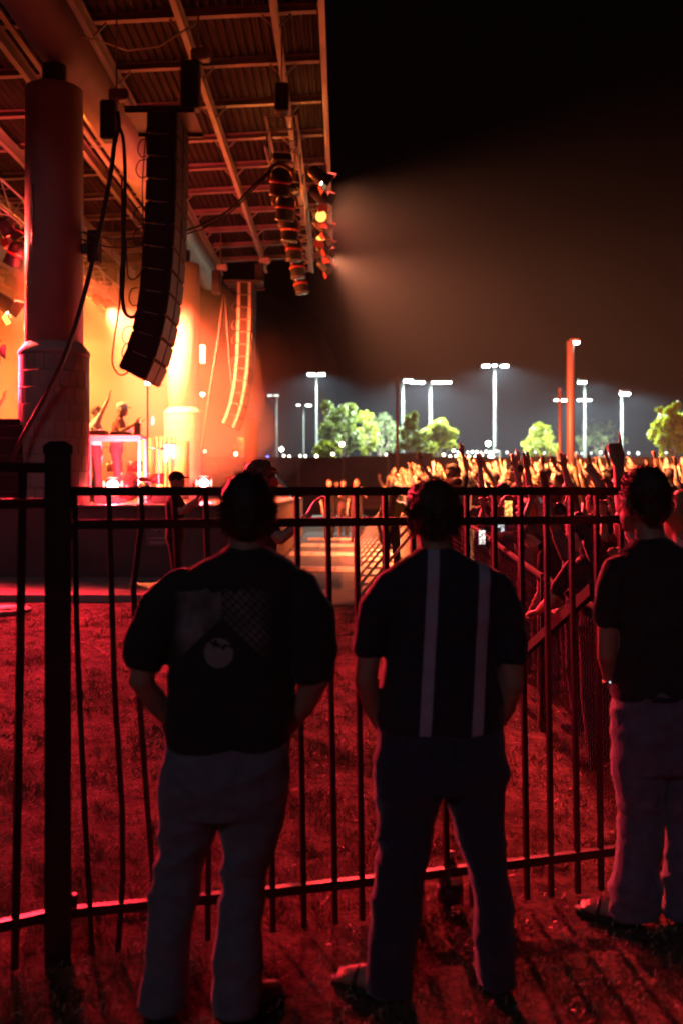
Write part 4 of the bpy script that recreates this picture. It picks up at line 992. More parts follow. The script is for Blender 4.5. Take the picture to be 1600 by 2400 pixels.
class Body:
    """tagged rounded forms that are fused into one continuous skin"""
    def __init__(s): s.mb = MB(); s.smp = []
    def limb(s, pts, rs, tagi, n=10):
        pts = [Vector(p) for p in pts]
        P = [pts[0] - (pts[1] - pts[0]).normalized() * rs[0] * .5] + pts + [pts[-1] + (pts[-1] - pts[-2]).normalized() * rs[-1] * .5]
        Rr = [rs[0] * .7] + list(rs) + [rs[-1] * .7]
        s.mb.tube(P, Rr, n)
        for i in range(len(pts) - 1):
            L = (pts[i + 1] - pts[i]).length; k = max(2, int(L / 0.03))
            for j in range(k + 1):
                t = j / k; s.smp.append((pts[i].lerp(pts[i + 1], t), rs[i] + (rs[i + 1] - rs[i]) * t, tagi))
    def ball(s, c, r, tagi, smpr=None):
        s.mb.ball(c, r); rr = r if not isinstance(r, (tuple, list)) else min(r); s.smp.append((Vector(c), smpr or rr, tagi))
    def rows(s, rws, tagi, n=22, e=2.3):
        """rws: (cx, cy, z, half width, half depth)"""
        rr = []
        for (cx, cy_, z, hw, hd) in rws:
            ring = []
            for j in range(n):
                a = 2 * math.pi * j / n; c_, s_ = math.cos(a), math.sin(a)
                ring.append(Vector((cx + hw * math.copysign(abs(c_) ** (2 / e), c_), cy_ + hd * math.copysign(abs(s_) ** (2 / e), s_), z)))
            rr.append(ring)
        s.mb.rings(rr)
        for i in range(len(rws) - 1):
            a, b = rws[i], rws[i + 1]; k = max(1, int(abs(a[2] - b[2]) / 0.03))
            for j in range(k + 1):
                t = j / k; v = [a[q] + (b[q] - a[q]) * t for q in range(5)]; m = min(v[3], v[4])
                for o in (-0.85, -0.4, 0, 0.4, 0.85): s.smp.append((Vector((v[0] + o * (v[3] - m), v[1], v[2])), m, tagi))
    def mesh(s, voxel, mats, smooth=4, name='body'):
        me = remesh(s.mb, voxel, smooth, name)
        for m in mats: me.materials.append(m)
        if len(mats) > 1:
            c = arr(me); P = np.array([tuple(q[0]) for q in s.smp]); r = np.array([q[1] for q in s.smp]); t = np.array([q[2] for q in s.smp], dtype=np.int32)
            idx = np.empty(len(c), dtype=np.int32)
            for i in range(0, len(c), 4000):
                dd = np.linalg.norm(c[i:i + 4000, None, :] - P[None], axis=2) - r[None]; idx[i:i + 4000] = t[dd.argmin(1)]
            me.polygons.foreach_set('material_index', idx)
        return me

def hand(b, wrist, d, nrm, side, tagi, curl=0.25, sc=1.0, index_up=False, spread=0.10):
    """palm, four unequal fingers and a thumb; side +1 puts the thumb towards +lateral"""
    d = Vector(d).normalized(); nrm = Vector(nrm); nrm = (nrm - d * nrm.dot(d)).normalized(); lat = d.cross(nrm).normalized() * side
    w = Vector(wrist); q = 0.095 * sc
    for o in (-0.026, 0.0, 0.026):
        b.limb([w + lat * o * .6 * sc, w + d * q * .55 + lat * o * sc, w + d * q + lat * o * 1.05 * sc], [0.019 * sc, 0.019 * sc, 0.015 * sc], tagi, 8)
    for i, (o, L) in enumerate(((0.034, 0.078), (0.011, 0.088), (-0.011, 0.082), (-0.033, 0.064))):
        base = w + d * q * .96 + lat * o * sc; c = curl * (1 + 0.12 * i); L *= sc
        if index_up and i == 0: c = 0.05
        ang = 0.0; p = base; pts = [base - d * 0.015 * sc, base]; dirv = (d + lat * spread * (o / 0.034)).normalized()
        for seg in (0.42, 0.32, 0.26):
            ang += c; v = dirv * math.cos(ang) + nrm * math.sin(ang); p = p + v * L * seg; pts.append(p)
        b.limb(pts, [0.0098 * sc, 0.0098 * sc, 0.0092 * sc, 0.0086 * sc, 0.0075 * sc], tagi, 7)
    tb_ = w + d * q * .22 + lat * 0.024 * sc; c = min(curl, 0.8)
    t1 = tb_ + (lat * .75 + d * .65 + nrm * .25 * (1 + c)).normalized() * 0.042 * sc; t2 = t1 + (lat * (.35 - .5 * c) + d * .85 + nrm * (.15 + .5 * c)).normalized() * 0.034 * sc
    b.limb([tb_, t1, t2], [0.014 * sc, 0.0115 * sc, 0.0088 * sc], tagi, 7)

SKIN = mat('skin', (0.42, 0.25, 0.18), 0.5, 0, 0.10, 12, 0.05, 60, rnd=[(0.46, 0.28, 0.20), (0.38, 0.22, 0.15), (0.30, 0.17, 0.11), (0.50, 0.31, 0.23), (0.20, 0.11, 0.07)])
TOPS = mat('assorted shirt cloth', (0, 0, 0), 0.85, 0, 0.15, 14, 0.3, 70, rnd=[(0.03, 0.03, 0.035), (0.35, 0.32, 0.30), (0.08, 0.03, 0.03), (0.05, 0.06, 0.10), (0.55, 0.50, 0.46), (0.02, 0.02, 0.02), (0.22, 0.12, 0.07), (0.10, 0.10, 0.09)])
PANTS = mat('assorted trouser cloth', (0.04, 0.045, 0.07), 0.9, 0, 0.2, 10, 0.3, 60)
HAIR = mat('assorted hair', (0.03, 0.02, 0.015), 0.45, 0, 0.3, 40, 0.5, 90, rnd=[(0.02, 0.013, 0.01), (0.045, 0.025, 0.015), (0.012, 0.01, 0.01), (0.10, 0.055, 0.025), (0.30, 0.17, 0.08), (0.03, 0.02, 0.015), (0.18, 0.08, 0.04)])
ARMS = {
 'up': ((.27, .05, 1.69), (.25, .12, 1.94), (0.0, .1, 1), (0, 1, 0), 0.12),
 'up2': ((.24, .12, 1.66), (.14, .22, 1.88), (-.15, .15, 1), (0, 1, 0), 0.35),
 'out': ((.38, .06, 1.60), (.48, .16, 1.82), (.15, .15, 1), (0, 1, 0), 0.10),
 'fist': ((.25, .08, 1.68), (.22, .14, 1.93), (0, .1, 1), (0, 1, 0), 1.25),
 'point': ((.24, .14, 1.66), (.19, .26, 1.89), (0, .3, 1), (0, 1, 0), 1.2),
 'phone': ((.24, .22, 1.42), (.07, .36, 1.62), (-.1, .1, 1), (0, 1, .0), 0.5),
 'highphone': ((.26, .16, 1.60), (.08, .28, 1.80), (-.2, .1, 1), (0, 1, 0), 0.5),
 'down': ((.25, -.03, 1.13), (.25, .07, .88), (0, .15, -1), (0, 0, 0), 0.35),
 'rail': ((.26, .20, 1.18), (.14, .42, 1.14), (-.2, 1, -.1), (0, 0, -1), 0.5),
 'half': ((.30, .10, 1.24), (.26, .30, 1.40), (0, .5, 1), (0, 1, 0), 0.3)}
def make_person(armL, armR, hair='short', voxel=0.018, lean=0.0, step=0.04, head=(0, 0), fem=False, short=True, mats=None, fine=False, hairm=None):
    """meshes of a figure facing +Y, 1.75 m tall: (body, hair)"""
    b = Body(); SK, TO, TR = 0, 1, 2
    fw = 0.93 if fem else 1.0
    b.rows([(0, 0, .86, .15, .115), (0, 0, .93, .168 * (1.04 if fem else 1), .12), (0, 0, 1.0, .158, .112)], TR)
    b.rows([(0, 0, .95, .163, .118), (0, .0, 1.06, .148 * fw, .108), (0, .0, 1.18, .155 * fw, .112), (0, .0, 1.30, .178 * fw, .122), (0, -.005, 1.39, .182 * fw, .108), (0, -.01, 1.445, .13 * fw, .08), (0, -.01, 1.475, .07, .062)], TO)
    b.limb([(0, -.012, 1.44), (0, .0, 1.54)], [.056, .052], SK)
    for sx in (-1, 1):
        st_ = step * sx
        b.limb([(sx * .085, 0, .92), (sx * .10, .02 + st_ * .4, .50), (sx * .11, -.01 + st_, .10)], [.092, .066, .05], TR)
        b.limb([(sx * .11, -.03 + st_, .045), (sx * .12, .13 + st_, .035)], [.042, .036], TR)
    for sx, nm in ((-1, armL), (1, armR)):
        e, w, d, nr, cu = ARMS[nm]; e = Vector((e[0] * sx, e[1], e[2])); w = Vector((w[0] * sx, w[1], w[2])); d = Vector((d[0] * sx, d[1], d[2]))
        nr = Vector((nr[0] * sx, nr[1], nr[2])) if any(nr) else Vector((-sx, 0, 0))
        sh = Vector((sx * .175 * fw, -.005, 1.405)); m = sh.lerp(e, .62)
        b.limb([sh, m], [.062, .056], TO); b.limb([m, e], [.045, .038], SK); b.limb([e, e.lerp(w, .35), w], [.039, .038, .026], SK)
        thumb = 1 if (d.cross(nr).x * -sx) > 0 else -1
        hand(b, w, d, nr, thumb, SK, cu, 1.12 if not fine else 1.0, index_up=(nm == 'point'))
    hx, hy = head
    hc = Vector((0 + hx * .02, .018, 1.632))
    b.ball(hc, (.076, .094, .112), SK, .08); b.ball(hc + Vector((hx * .03, .035, -.055)), (.058, .066, .068), SK, .06)
    b.limb([hc + Vector((hx * .09, .085, .015)), hc + Vector((hx * .1, .108, -.018))], [.011, .014], SK, 6)
    for sx in (-1, 1):
        b.ball(hc + Vector((sx * .078, -.002, -.005)), (.014, .022, .032), SK)
        b.limb([hc + Vector((sx * .02, .088, .022)), hc + Vector((sx * .05, .076, .022))], [.011, .010], SK, 6)
    b.limb([hc + Vector((-.022, .095, -.058)), hc + Vector((.022, .095, -.058))], [.010, .010], SK, 6)
    h = MB(); hc2 = hc + Vector((0, -.014, .022))
    if hair == 'cap':
        h.ball(hc2 + Vector((0, .008, .02)), (.086, .104, .088)); h.add([(p[0], p[1], p[2]) for p in []], [])
        br = MB()
        pts = [(-.075, .09), (-.06, .15), (0, .175), (.06, .15), (.075, .09), (0, .07)]
        h.add([(x, y + hc.y, hc.z + .04 + z) for z in (0, .014) for x, y in pts], [tuple(range(6)), tuple(range(11, 5, -1))] + [(i, (i + 1) % 6, (i + 1) % 6 + 6, i + 6) for i in range(6)])
    else:
        h.ball(hc2, (.085, .100, .103))
        if hair == 'long':
            h.rings([[Vector((wd * math.cos(a) + 0, -.055 + yo + dp * math.sin(a), z)) for a in np.linspace(0, 6.283, 15)[:-1]] for (z, wd, dp, yo) in ((1.66, .07, .05, 0), (1.58, .088, .055, -.005), (1.48, .10, .05, -.03), (1.38, .11, .042, -.055), (1.26, .10, .032, -.065), (1.18, .07, .02, -.06))])
        if hair == 'curly':
            rr = random.Random(3)
            for k in range(70):
                u = Vector((rr.gauss(0, 1), rr.gauss(-.4, 1), rr.gauss(.3, .9))).normalized(); h.ball(hc2 + Vector((u.x * .10, u.y * .115, u.z * .115)), .028, 6, 4)
        if hair == 'bun': h.ball(hc2 + Vector((0, -.08, .085)), .05)
    if lean or hy:
        M = Matrix.Translation((0, 0, .95)) @ Matrix.Rotation(-lean, 4, 'X') @ Matrix.Translation((0, 0, -.95))
        def lf(p):
            p = Vector(p); t = sstep(.85, 1.15, p.z); return p.lerp(M @ p, t)
        b.mb.v = [tuple(lf(p)) for p in b.mb.v]; b.smp = [(lf(p), r, t) for p, r, t in b.smp]; h.v = [tuple(lf(p)) for p in h.v]
    body = b.mesh(voxel, mats or [SKIN, TOPS, PANTS], 2 if voxel > .012 else 3)
    hm = remesh(h, max(.011, voxel * .6), 2, 'hair'); hm.materials.append(hairm or HAIR)
    if hair not in ('cap',):
        # keep the face free
        bm = bmesh.new(); bm.from_mesh(hm)
        hc3 = hc
        kill = []
        Mi = None
        for v in bm.verts:
            p = v.co.copy()
            if lean: p = M.inverted() @ p
            if p.y > hc3.y + .045 and p.z < hc3.z + .055 and abs(p.x) < .12: kill.append(v)
        bmesh.ops.delete(bm, geom=kill, context='VERTS'); bm.to_mesh(hm); bm.free()
        displace(hm, lambda c: 0.004 * mnoise.noise(Vector((c[0] * 60, c[1] * 60, c[2] * 14))) + 0.003 * mnoise.noise(Vector(c) * 25))
    return body, hm
def put_person(meshes, x, y, face, label, group=None, scale=1.0, z=None, name='person'):
    """face: direction in degrees, 0 looks along +Y, positive turns left (towards -X)"""
    o = link(name, meshes[0], None); o.location = (x, y, gz(x, y) if z is None else z); o.rotation_euler = (0, 0, R(face)); o.scale = (scale,) * 3
    link('hair' , meshes[1], None, o); tag(o, label, 'person', group)
    return o

# ------------------------------------------------------------------ the three men at the fence, traced row by row
def cloth_fold(amp=0.006, fz=9.0, fx=5.0, seed=0.0, bunch=None):
    """drape: soft swells, slanting creases with sharp crests, and bunching near given heights"""
    def fn(c):
        x, y, z = c; q = Vector((x * fx + seed, y * fx, z * fz * .6))
        w = mnoise.noise(Vector((x * 3 + seed, y * 3, z * 3))) * 0.35
        a = mnoise.noise(q)
        r1 = 1 - abs(mnoise.noise(Vector((x * 3.5 + 9 + seed + w, y * 3.5 + z * 2.4, z * 7.5 - x * 3.0)))) * 2
        r2 = 1 - abs(mnoise.noise(Vector((x * 6 + 3 + seed, y * 6 - z * 3.0 + w * 4, z * 13 + x * 5)))) * 2
        k = 1.0
        if bunch:
            for (zb, wd, g) in bunch: k += g * math.exp(-((z - zb) / wd) ** 2)
        return amp * (0.7 * a + k * (0.75 * r1 + 0.42 * r2 * max(0, r1)) + .18 * mnoise.noise(Vector(c) * 60))
    return fn
class Man:
    def __init__(s, Y, cx, label):
        s.Y = Y; s.x0 = (cx - 800) / F * Y
        s.root = thing('person', label, 'person', (s.x0, Y, 0))
    def q(s, px, py, dy=0.0): return Vector(((px - 800) / F * s.Y - s.x0, dy, EYE + (HZ - py) / F * s.Y))
    def w(s, px): return px / F * s.Y
    def rows(s, body, lst, tagi=0, e=2.3):
        """(py, xl, xr, half depth, dy)"""
        body.rows([((s.q((a + b) / 2, py).x), dy, s.q(0, py).z, s.w((b - a) / 2), hd) for (py, a, b, hd, dy) in lst], tagi, 26, e)
    def limb(s, body, lst, tagi=0):
        body.limb([s.q(x, y, dy) for (x, y, dy, r) in lst], [r for (_, _, _, r) in lst], tagi)
    def part(s, name, body, voxel, m, fold=None, smooth=3):
        me = body.mesh(voxel, [m], smooth, name)
        if fold: displace(me, fold)
        return link(name, me, None, s.root)
SKF = mat('skin of the men', (0.36, 0.21, 0.15), 0.5, 0, 0.12, 15, 0.06, 80)
def head(b, c, yaw=0.0, sc=1.0):
    """skull, jaw, face and ears fused into the body; yaw turns the face to the left"""
    Rz = Matrix.Rotation(yaw, 3, 'Z'); v = lambda x, y, z: c + Rz @ (Vector((x, y, z)) * sc)
    M = [((0, 0, .012), (.078, .097, .108)), ((0, .045, -.06), (.058, .06, .066))]
    for p, r in M:
        tmp = MB(); tmp.ball((0, 0, 0), tuple(k * sc for k in r), 18, 12); b.mb.add([v(*p) + Rz @ Vector(k) for k in tmp.v], tmp.f); b.smp.append((v(*p), .06, 0))
    b.limb([v(0, .088, .02), v(0, .104, .0), v(0, .122, -.025)], [.010, .012, .015], 0, 7)
    b.limb([v(-.05, .080, .03), v(-.02, .096, .032), v(.02, .096, .032), v(.05, .080, .03)], [.011, .012, .012, .011], 0, 6)
    b.limb([v(-.02, .102, -.056), v(.02, .102, -.056)], [.009, .009], 0, 6); b.limb([v(-.018, .100, -.07), v(.018, .100, -.07)], [.009, .009], 0, 6); b.limb([v(-.01, .094, -.105), v(.01, .094, -.105)], [.02, .02], 0, 6)
    for sx in (-1, 1):
        b.limb([v(sx * .079, .0, .022), v(sx * .092, -.012, .014), v(sx * .09, -.01, -.012), v(sx * .081, .0, -.03)], [.008, .010, .009, .008], 0, 6)
    return v
def strands(root, v, n, region, L, m, seed=1, r=0.0016, droop=0.3, up=0.5):
    """short locks of hair rooted on the skull; region(u) says where"""
    rg = random.Random(seed); b = MB()
    k = 0
    while k < n:
        u = Vector((rg.gauss(0, 1), rg.gauss(0, 1), rg.gauss(0, 1))).normalized()
        if not region(u): continue
        k += 1
        p = Vector((u.x * .082, u.y * .101, u.z * .112 + .012)); l = L * (0.6 + .8 * rg.random())
        t = (u + Vector((rg.gauss(0, .35), rg.gauss(0, .35) - .1, up + rg.gauss(0, .3)))).normalized()
        pts = [p - u * .006]
        for q in range(3):
            t = (t + Vector((0, -.05, -droop))).normalized(); pts.append(pts[-1] + t * l / 3)
        b.tube([v(*q) for q in pts], [r, r, r * .8, r * .3], 3, cap=False)
    o = b.build('hair_strands', m, root); o['kind'] = 'stuff'; return o
def cap_hair(root, v, m, parts, name='hair', voxel=0.008, amp=.004):
    h = MB()
    for (p, r) in parts:
        tmp = MB(); tmp.ball((0, 0, 0), r, 16, 10); h.add([v(*(Vector(k) + Vector(p))) for k in tmp.v], tmp.f)
    me = remesh(h, voxel, 3, name); me.materials.append(m)
    displace(me, lambda c: amp * mnoise.noise(Vector((c[0] * 55, c[1] * 55, c[2] * 28))) + amp * .8 * mnoise.noise(Vector(c) * 22))
    return link(name, me, None, root)
def shoe(man, px, py, ang, m, name='shoe', L=0.27, sole=None, w=0.046):
    c = man.q(px, py); a = R(ang); d = Vector((-math.sin(a), math.cos(a), 0)); s = Vector((d.y, -d.x, 0)); c.z = 0
    b = Body()
    b.limb([c - d * .06 + Vector((0, 0, .055)), c + d * .02 + Vector((0, 0, .062)), c + d * (L * .42) + Vector((0, 0, .045)), c + d * (L * .68) + Vector((0, 0, .034))], [.044, .047, .046, .034], 0)
    b.limb([c - d * .04 + Vector((0, 0, .06)), c - d * .03 + Vector((0, 0, .12))], [.045, .042], 0)
    b.mb.v = [(x, y, max(z, .022)) for x, y, z in b.mb.v]
    o = man.part(name, b, .008, m, None, 2)
    so = MB(); n = 18; prof = []
    for j in range(n):
        t = 2 * math.pi * j / n; yy = math.cos(t); ww = (w + .004) * (1.0 + .12 * yy); prof.append(c + d * (L * .30 + yy * L * .52) + s * math.sin(t) * ww)
    so.rings([[p + Vector((0, 0, .0)) for p in prof], [p + Vector((0, 0, .028)) for p in prof]]); so.build('sole', sole or m, o, True)
    return o
M_shoe = mat('dark shoe leather', (0.03, 0.028, 0.028), 0.5); M_sole = mat('dark rubber sole', (0.02, 0.02, 0.02), 0.7)

# ---- shirt with the printed back
def print_shirt():
    m = bpy.data.materials.new('black tee with printed back'); m.use_nodes = True; n = m.node_tree.nodes; l = m.node_tree.links; b = n['Principled BSDF']
    b.inputs['Roughness'].default_value = 0.9; b.inputs['Specular IOR Level'].default_value = 0.2; b.inputs['Sheen Weight'].default_value = 0.35; b.inputs['Sheen Roughness'].default_value = 0.35
    tc = n.new('ShaderNodeTexCoord'); sp = n.new('ShaderNodeSeparateXYZ'); l.new(tc.outputs['Object'], sp.inputs[0])
    X, Yo, Z = sp.outputs
    def mth(op, a, b_=None, c=None):
        k = n.new('ShaderNodeMath'); k.operation = op
        for i, v in enumerate((a, b_, c)):
            if v is None: continue
            if isinstance(v, (int, float)): k.inputs[i].default_value = v
            else: l.new(v, k.inputs[i])
        return k.outputs[0]
    def AND(*a):
        r = a[0]
        for q in a[1:]: r = mth('MULTIPLY', r, q)
        return r
    nz = n.new('ShaderNodeTexNoise'); nz.inputs['Scale'].default_value = 40; nz.inputs['Detail'].default_value = 6; l.new(tc.outputs['Object'], nz.inputs['Vector'])
    nz2 = n.new('ShaderNodeTexNoise'); nz2.inputs['Scale'].default_value = 34; nz2.inputs['Detail'].default_value = 3; l.new(tc.outputs['Object'], nz2.inputs['Vector'])
    back = mth('LESS_THAN', Yo, 0.0)
    x0, x1, z0, z1 = -0.178, 0.136, 1.16, 1.45
    area = AND(mth('GREATER_THAN', X, x0), mth('LESS_THAN', X, x1), mth('GREATER_THAN', Z, z0), mth('LESS_THAN', Z, z1), back)
    # a dark gable shape, pale slope left of it and a gridded slope right of it
    xc = -0.022; zt = 1.345
    left = mth('GREATER_THAN', mth('ADD', Z, mth('MULTIPLY', mth('SUBTRACT', X, xc), -0.95)), zt)
    right = mth('GREATER_THAN', mth('ADD', Z, mth('MULTIPLY', mth('SUBTRACT', X, xc), 0.95)), zt)
    topcut = mth('LESS_THAN', Z, mth('ADD', 1.385, mth('MULTIPLY', nz2.outputs['Fac'], 0.09)))
    fade = n.new('ShaderNodeMapRange'); fade.inputs['From Min'].default_value = 1.17; fade.inputs['From Max'].default_value = 1.28; l.new(Z, fade.inputs['Value'])
    lft = AND(left, mth('LESS_THAN', X, xc), topcut)
    br = mth('LESS_THAN', mth('FRACT', mth('MULTIPLY', mth('ADD', X, Z), 42)), 0.72)
    br2 = mth('LESS_THAN', mth('FRACT', mth('MULTIPLY', mth('SUBTRACT', X, Z), 30)), 0.8)
    rgt = AND(right, mth('GREATER_THAN', X, xc), topcut, br, br2)
    mdx = mth('SUBTRACT', X, -0.029); mdz = mth('SUBTRACT', Z, 1.237)
    rad = mth('SQRT', mth('ADD', mth('MULTIPLY', mdx, mdx), mth('MULTIPLY', mdz, mdz)))
    moon_ = AND(mth('LESS_THAN', rad, 0.047), back); moonv = AND(moon_, mth('GREATER_THAN', mth('ADD', nz2.outputs['Fac'], mth('MULTIPLY', mdz, -0.8)), 0.43))
    v = mth('ADD', mth('MULTIPLY', lft, 0.17), mth('MULTIPLY', rgt, 0.11))
    v = mth('MULTIPLY', AND(v, area), mth('ADD', 0.45, mth('MULTIPLY', nz.outputs['Fac'], 1.0)))
    v = mth('MULTIPLY', v, fade.outputs[0])
    for (p0_, p1_) in ((x0, x0 + 0.05), (x1, x1 - 0.05)):
        ef = n.new('ShaderNodeMapRange'); ef.interpolation_type = 'SMOOTHSTEP'; ef.inputs['From Min'].default_value = p0_; ef.inputs['From Max'].default_value = p1_; ef.inputs['To Min'].default_value = 0.15
        l.new(X, ef.inputs['Value']); v = mth('MULTIPLY', v, ef.outputs[0])
    blot = n.new('ShaderNodeTexNoise'); blot.inputs['Scale'].default_value = 9; blot.inputs['Detail'].default_value = 5; l.new(tc.outputs['Object'], blot.inputs['Vector'])
    v = mth('MULTIPLY', v, mth('MULTIPLY_ADD', blot.outputs['Fac'], 2.6, -0.35))
    v = mth('MULTIPLY', v, mth('SUBTRACT', 1.0, moon_)); v = mth('ADD', v, mth('MULTIPLY', moonv, 0.22)); v = mth('ADD', v, 0.032)
    cm = n.new('ShaderNodeCombineColor'); l.new(v, cm.inputs[0]); l.new(mth('MULTIPLY', v, 0.95), cm.inputs[1]); l.new(v, cm.inputs[2])
    l.new(cm.outputs[0], b.inputs['Base Color']); return m
def stripe_shirt():
    m = bpy.data.materials.new('navy shirt with two pale stripes'); m.use_nodes = True; n = m.node_tree.nodes; l = m.node_tree.links; b = n['Principled BSDF']
    b.inputs['Roughness'].default_value = 0.85; b.inputs['Specular IOR Level'].default_value = 0.25; b.inputs['Sheen Weight'].default_value = 0.35; b.inputs['Sheen Roughness'].default_value = 0.35
    tc = n.new('ShaderNodeTexCoord'); sp = n.new('ShaderNodeSeparateXYZ'); l.new(tc.outputs['Object'], sp.inputs[0])
    # stripes follow the drape of the cloth: a gentle bend with height
    bend = n.new('ShaderNodeMath'); bend.operation = 'MULTIPLY_ADD'; bend.inputs[1].default_value = 0.055; bend.inputs[2].default_value = -0.06
    l.new(sp.outputs[2], bend.inputs[0])
    xx = n.new('ShaderNodeMath'); xx.operation = 'SUBTRACT'; l.new(sp.outputs[0], xx.inputs[0]); l.new(bend.outputs[0], xx.inputs[1])
    outs = []
    for c in (-0.068, 0.108):
        d = n.new('ShaderNodeMath'); d.operation = 'SUBTRACT'; l.new(xx.outputs[0], d.inputs[0]); d.inputs[1].default_value = c
        a = n.new('ShaderNodeMath'); a.operation = 'ABSOLUTE'; l.new(d.outputs[0], a.inputs[0])
        t = n.new('ShaderNodeMath'); t.operation = 'LESS_THAN'; l.new(a.outputs[0], t.inputs[0]); t.inputs[1].default_value = 0.0195; outs.append(t.outputs[0])
    s = n.new('ShaderNodeMath'); s.operation = 'ADD'; l.new(outs[0], s.inputs[0]); l.new(outs[1], s.inputs[1])
    mx = n.new('ShaderNodeMix'); mx.data_type = 'RGBA'; l.new(s.outputs[0], mx.inputs['Factor'])
    mx.inputs['A'].default_value = (0.028, 0.027, 0.045, 1); mx.inputs['B'].default_value = (0.40, 0.36, 0.48, 1); l.new(mx.outputs['Result'], b.inputs['Base Color']); return m
J_grey = mat('grey blue denim', (0.17, 0.18, 0.23), 0.9, 0, 0.15, 25, 0.4, 160, spec=0.2, sheen=0.5); J_navy = mat('dark navy cloth', (0.045, 0.05, 0.085), 0.9, 0, 0.15, 25, 0.4, 160, spec=0.2, sheen=0.5); J_slate = mat('slate cotton', (0.15, 0.14, 0.21), 0.9, 0, 0.15, 25, 0.4, 160, spec=0.2, sheen=0.5)
H_dark = mat('dark brown hair', (0.022, 0.014, 0.010), 0.5, 0, 0.3, 60, 0.4, 160); H_brown = mat('brown hair', (0.06, 0.032, 0.02), 0.45, 0, 0.3, 60, 0.4, 160)

# ---------------- man with the printed tee
m1 = Man(3.28, 545, 'man in black printed back tee and grey jeans, hands in pockets')
bd = Body()
m1.rows(bd, [(1285, 540, 622, .052, 0), (1330, 470, 690, .09, 0), (1450, 412, 684, .10, 0), (1700, 400, 672, .105, 0), (1830, 395, 660, .11, 0)])
m1.limb(bd, [(580, 1235, .0, .062), (580, 1300, -.01, .064)])
v1 = head(bd, m1.q(580, 1205, .01), 0.0, 1.05)
for pts in ([(450, 1385, 0, .05), (370, 1470, -.03, .048), (338, 1590, -.05, .043), (372, 1650, .0, .040), (412, 1710, .05, .030)], [(690, 1385, 0, .05), (738, 1480, -.03, .048), (742, 1590, -.05, .043), (712, 1650, .0, .040), (672, 1712, .05, .030)]):
    m1.limb(bd, pts)
hand(bd, m1.q(412, 1710, .05), (.2, .25, -1), (.9, 0, .1), 1, 0, .3); hand(bd, m1.q(672, 1712, .05), (-.2, .25, -1), (-.9, 0, .1), -1, 0, .3)
for pts in ([(450, 1840, 0, .085), (425, 2060, .01, .06), (385, 2350, -.01, .045)], [(590, 1840, 0, .085), (572, 2080, .01, .06), (555, 2350, -.01, .045)]): m1.limb(bd, pts)
m1.part('body', bd, .0085, SKF)
sh = Body()
m1.rows(sh, [(1283, 540, 622, .060, -.005), (1297, 522, 642, .078, -.005), (1318, 475, 684, .096, -.005), (1345, 428, 706, .108, 0), (1385, 408, 704, .118, 0), (1450, 402, 697, .127, 0), (1530, 399, 690, .132, 0), (1620, 393, 688, .135, 0), (1700, 390, 684, .136, 0), (1738, 393, 678, .134, 0), (1754, 398, 673, .130, 0)])
m1.limb(sh, [(440, 1372, 0, .070), (384, 1432, -.01, .080), (352, 1500, -.03, .076), (345, 1540, -.04, .073)]); m1.limb(sh, [(690, 1372, 0, .070), (724, 1440, -.01, .078), (735, 1525, -.03, .073), (732, 1572, -.04, .069)])
m1.part('shirt', sh, .0085, print_shirt(), cloth_fold(.009, 6, 6, 1.0))
tr = Body()
m1.rows(tr, [(1725, 396, 672, .125, 0), (1780, 384, 677, .132, -.005), (1850, 379, 672, .13, -.01), (1900, 377, 664, .115, -.005)])
m1.rows(tr, [(1850, 379, 526, .105, -.005), (1920, 376, 511, .10, 0), (1990, 374, 489, .09, .01), (2050, 362, 468, .085, .015), (2120, 350, 456, .08, .0), (2200, 347, 446, .078, -.01), (2280, 339, 434, .075, -.01), (2352, 329, 428, .075, -.01)])
m1.rows(tr, [(1850, 512, 673, .105, -.005), (1930, 519, 656, .10, 0), (2010, 523, 632, .09, .01), (2080, 524, 620, .085, .015), (2130, 513, 615, .08, .0), (2200, 508, 611, .078, -.01), (2280, 505, 605, .075, -.01), (2358, 502, 604, .076, -.01)])
m1.part('trousers', tr, .0085, J_grey, cloth_fold(.009, 11, 5, 4.0, [(.12, .12, 1.0), (.5, .1, .6), (.82, .08, .5)]))
shoe(m1, 378, 2390, 18, M_shoe, sole=M_sole); shoe(m1, 560, 2390, -38, M_shoe, sole=M_sole)
cap_hair(m1.root, v1, H_dark, [((0, -.012, .03), (.084, .100, .103)), ((0, -.05, -.02), (.066, .056, .07))])
strands(m1.root, v1, 1500, lambda u: (u.z > 0.1 or (u.y < -.1 and u.z > -.75)) and not (u.y > .55 and u.z < .55), 0.022, H_dark, 3, .0014, .1, .35)

# ---------------- man with the striped shirt
m2 = Man(3.45, 1040, 'man in navy shirt with two pale vertical stripes, feet apart')
bd = Body()
m2.rows(bd, [(1300, 985, 1065, .055, 0), (1345, 935, 1130, .09, 0), (1450, 910, 1150, .10, 0), (1650, 905, 1165, .105, 0), (1790, 893, 1172, .11, 0)])
m2.limb(bd, [(1020, 1250, 0, .060), (1024, 1315, -.01, .062)])
v2 = head(bd, m2.q(1017, 1215, .01), 0.0, 1.0)
for pts in ([(925, 1380, 0, .05), (872, 1480, -.02, .046), (855, 1590, -.03, .042), (876, 1660, .02, .038), (905, 1722, .06, .029)], [(1150, 1380, 0, .05), (1190, 1480, -.02, .046), (1197, 1600, -.03, .042), (1182, 1665, .02, .038), (1158, 1722, .06, .029)]): m2.limb(bd, pts)
hand(bd, m2.q(905, 1722, .06), (.15, .25, -1), (.9, 0, .1), 1, 0, .3); hand(bd, m2.q(1158, 1722, .06), (-.15, .25, -1), (-.9, 0, .1), -1, 0, .3)
for pts in ([(960, 1790, 0, .085), (940, 2010, .01, .06), (910, 2300, -.01, .045)], [(1105, 1790, 0, .085), (1140, 2010, .01, .06), (1160, 2300, -.01, .045)]): m2.limb(bd, pts)
m2.part('body', bd, .0085, SKF)
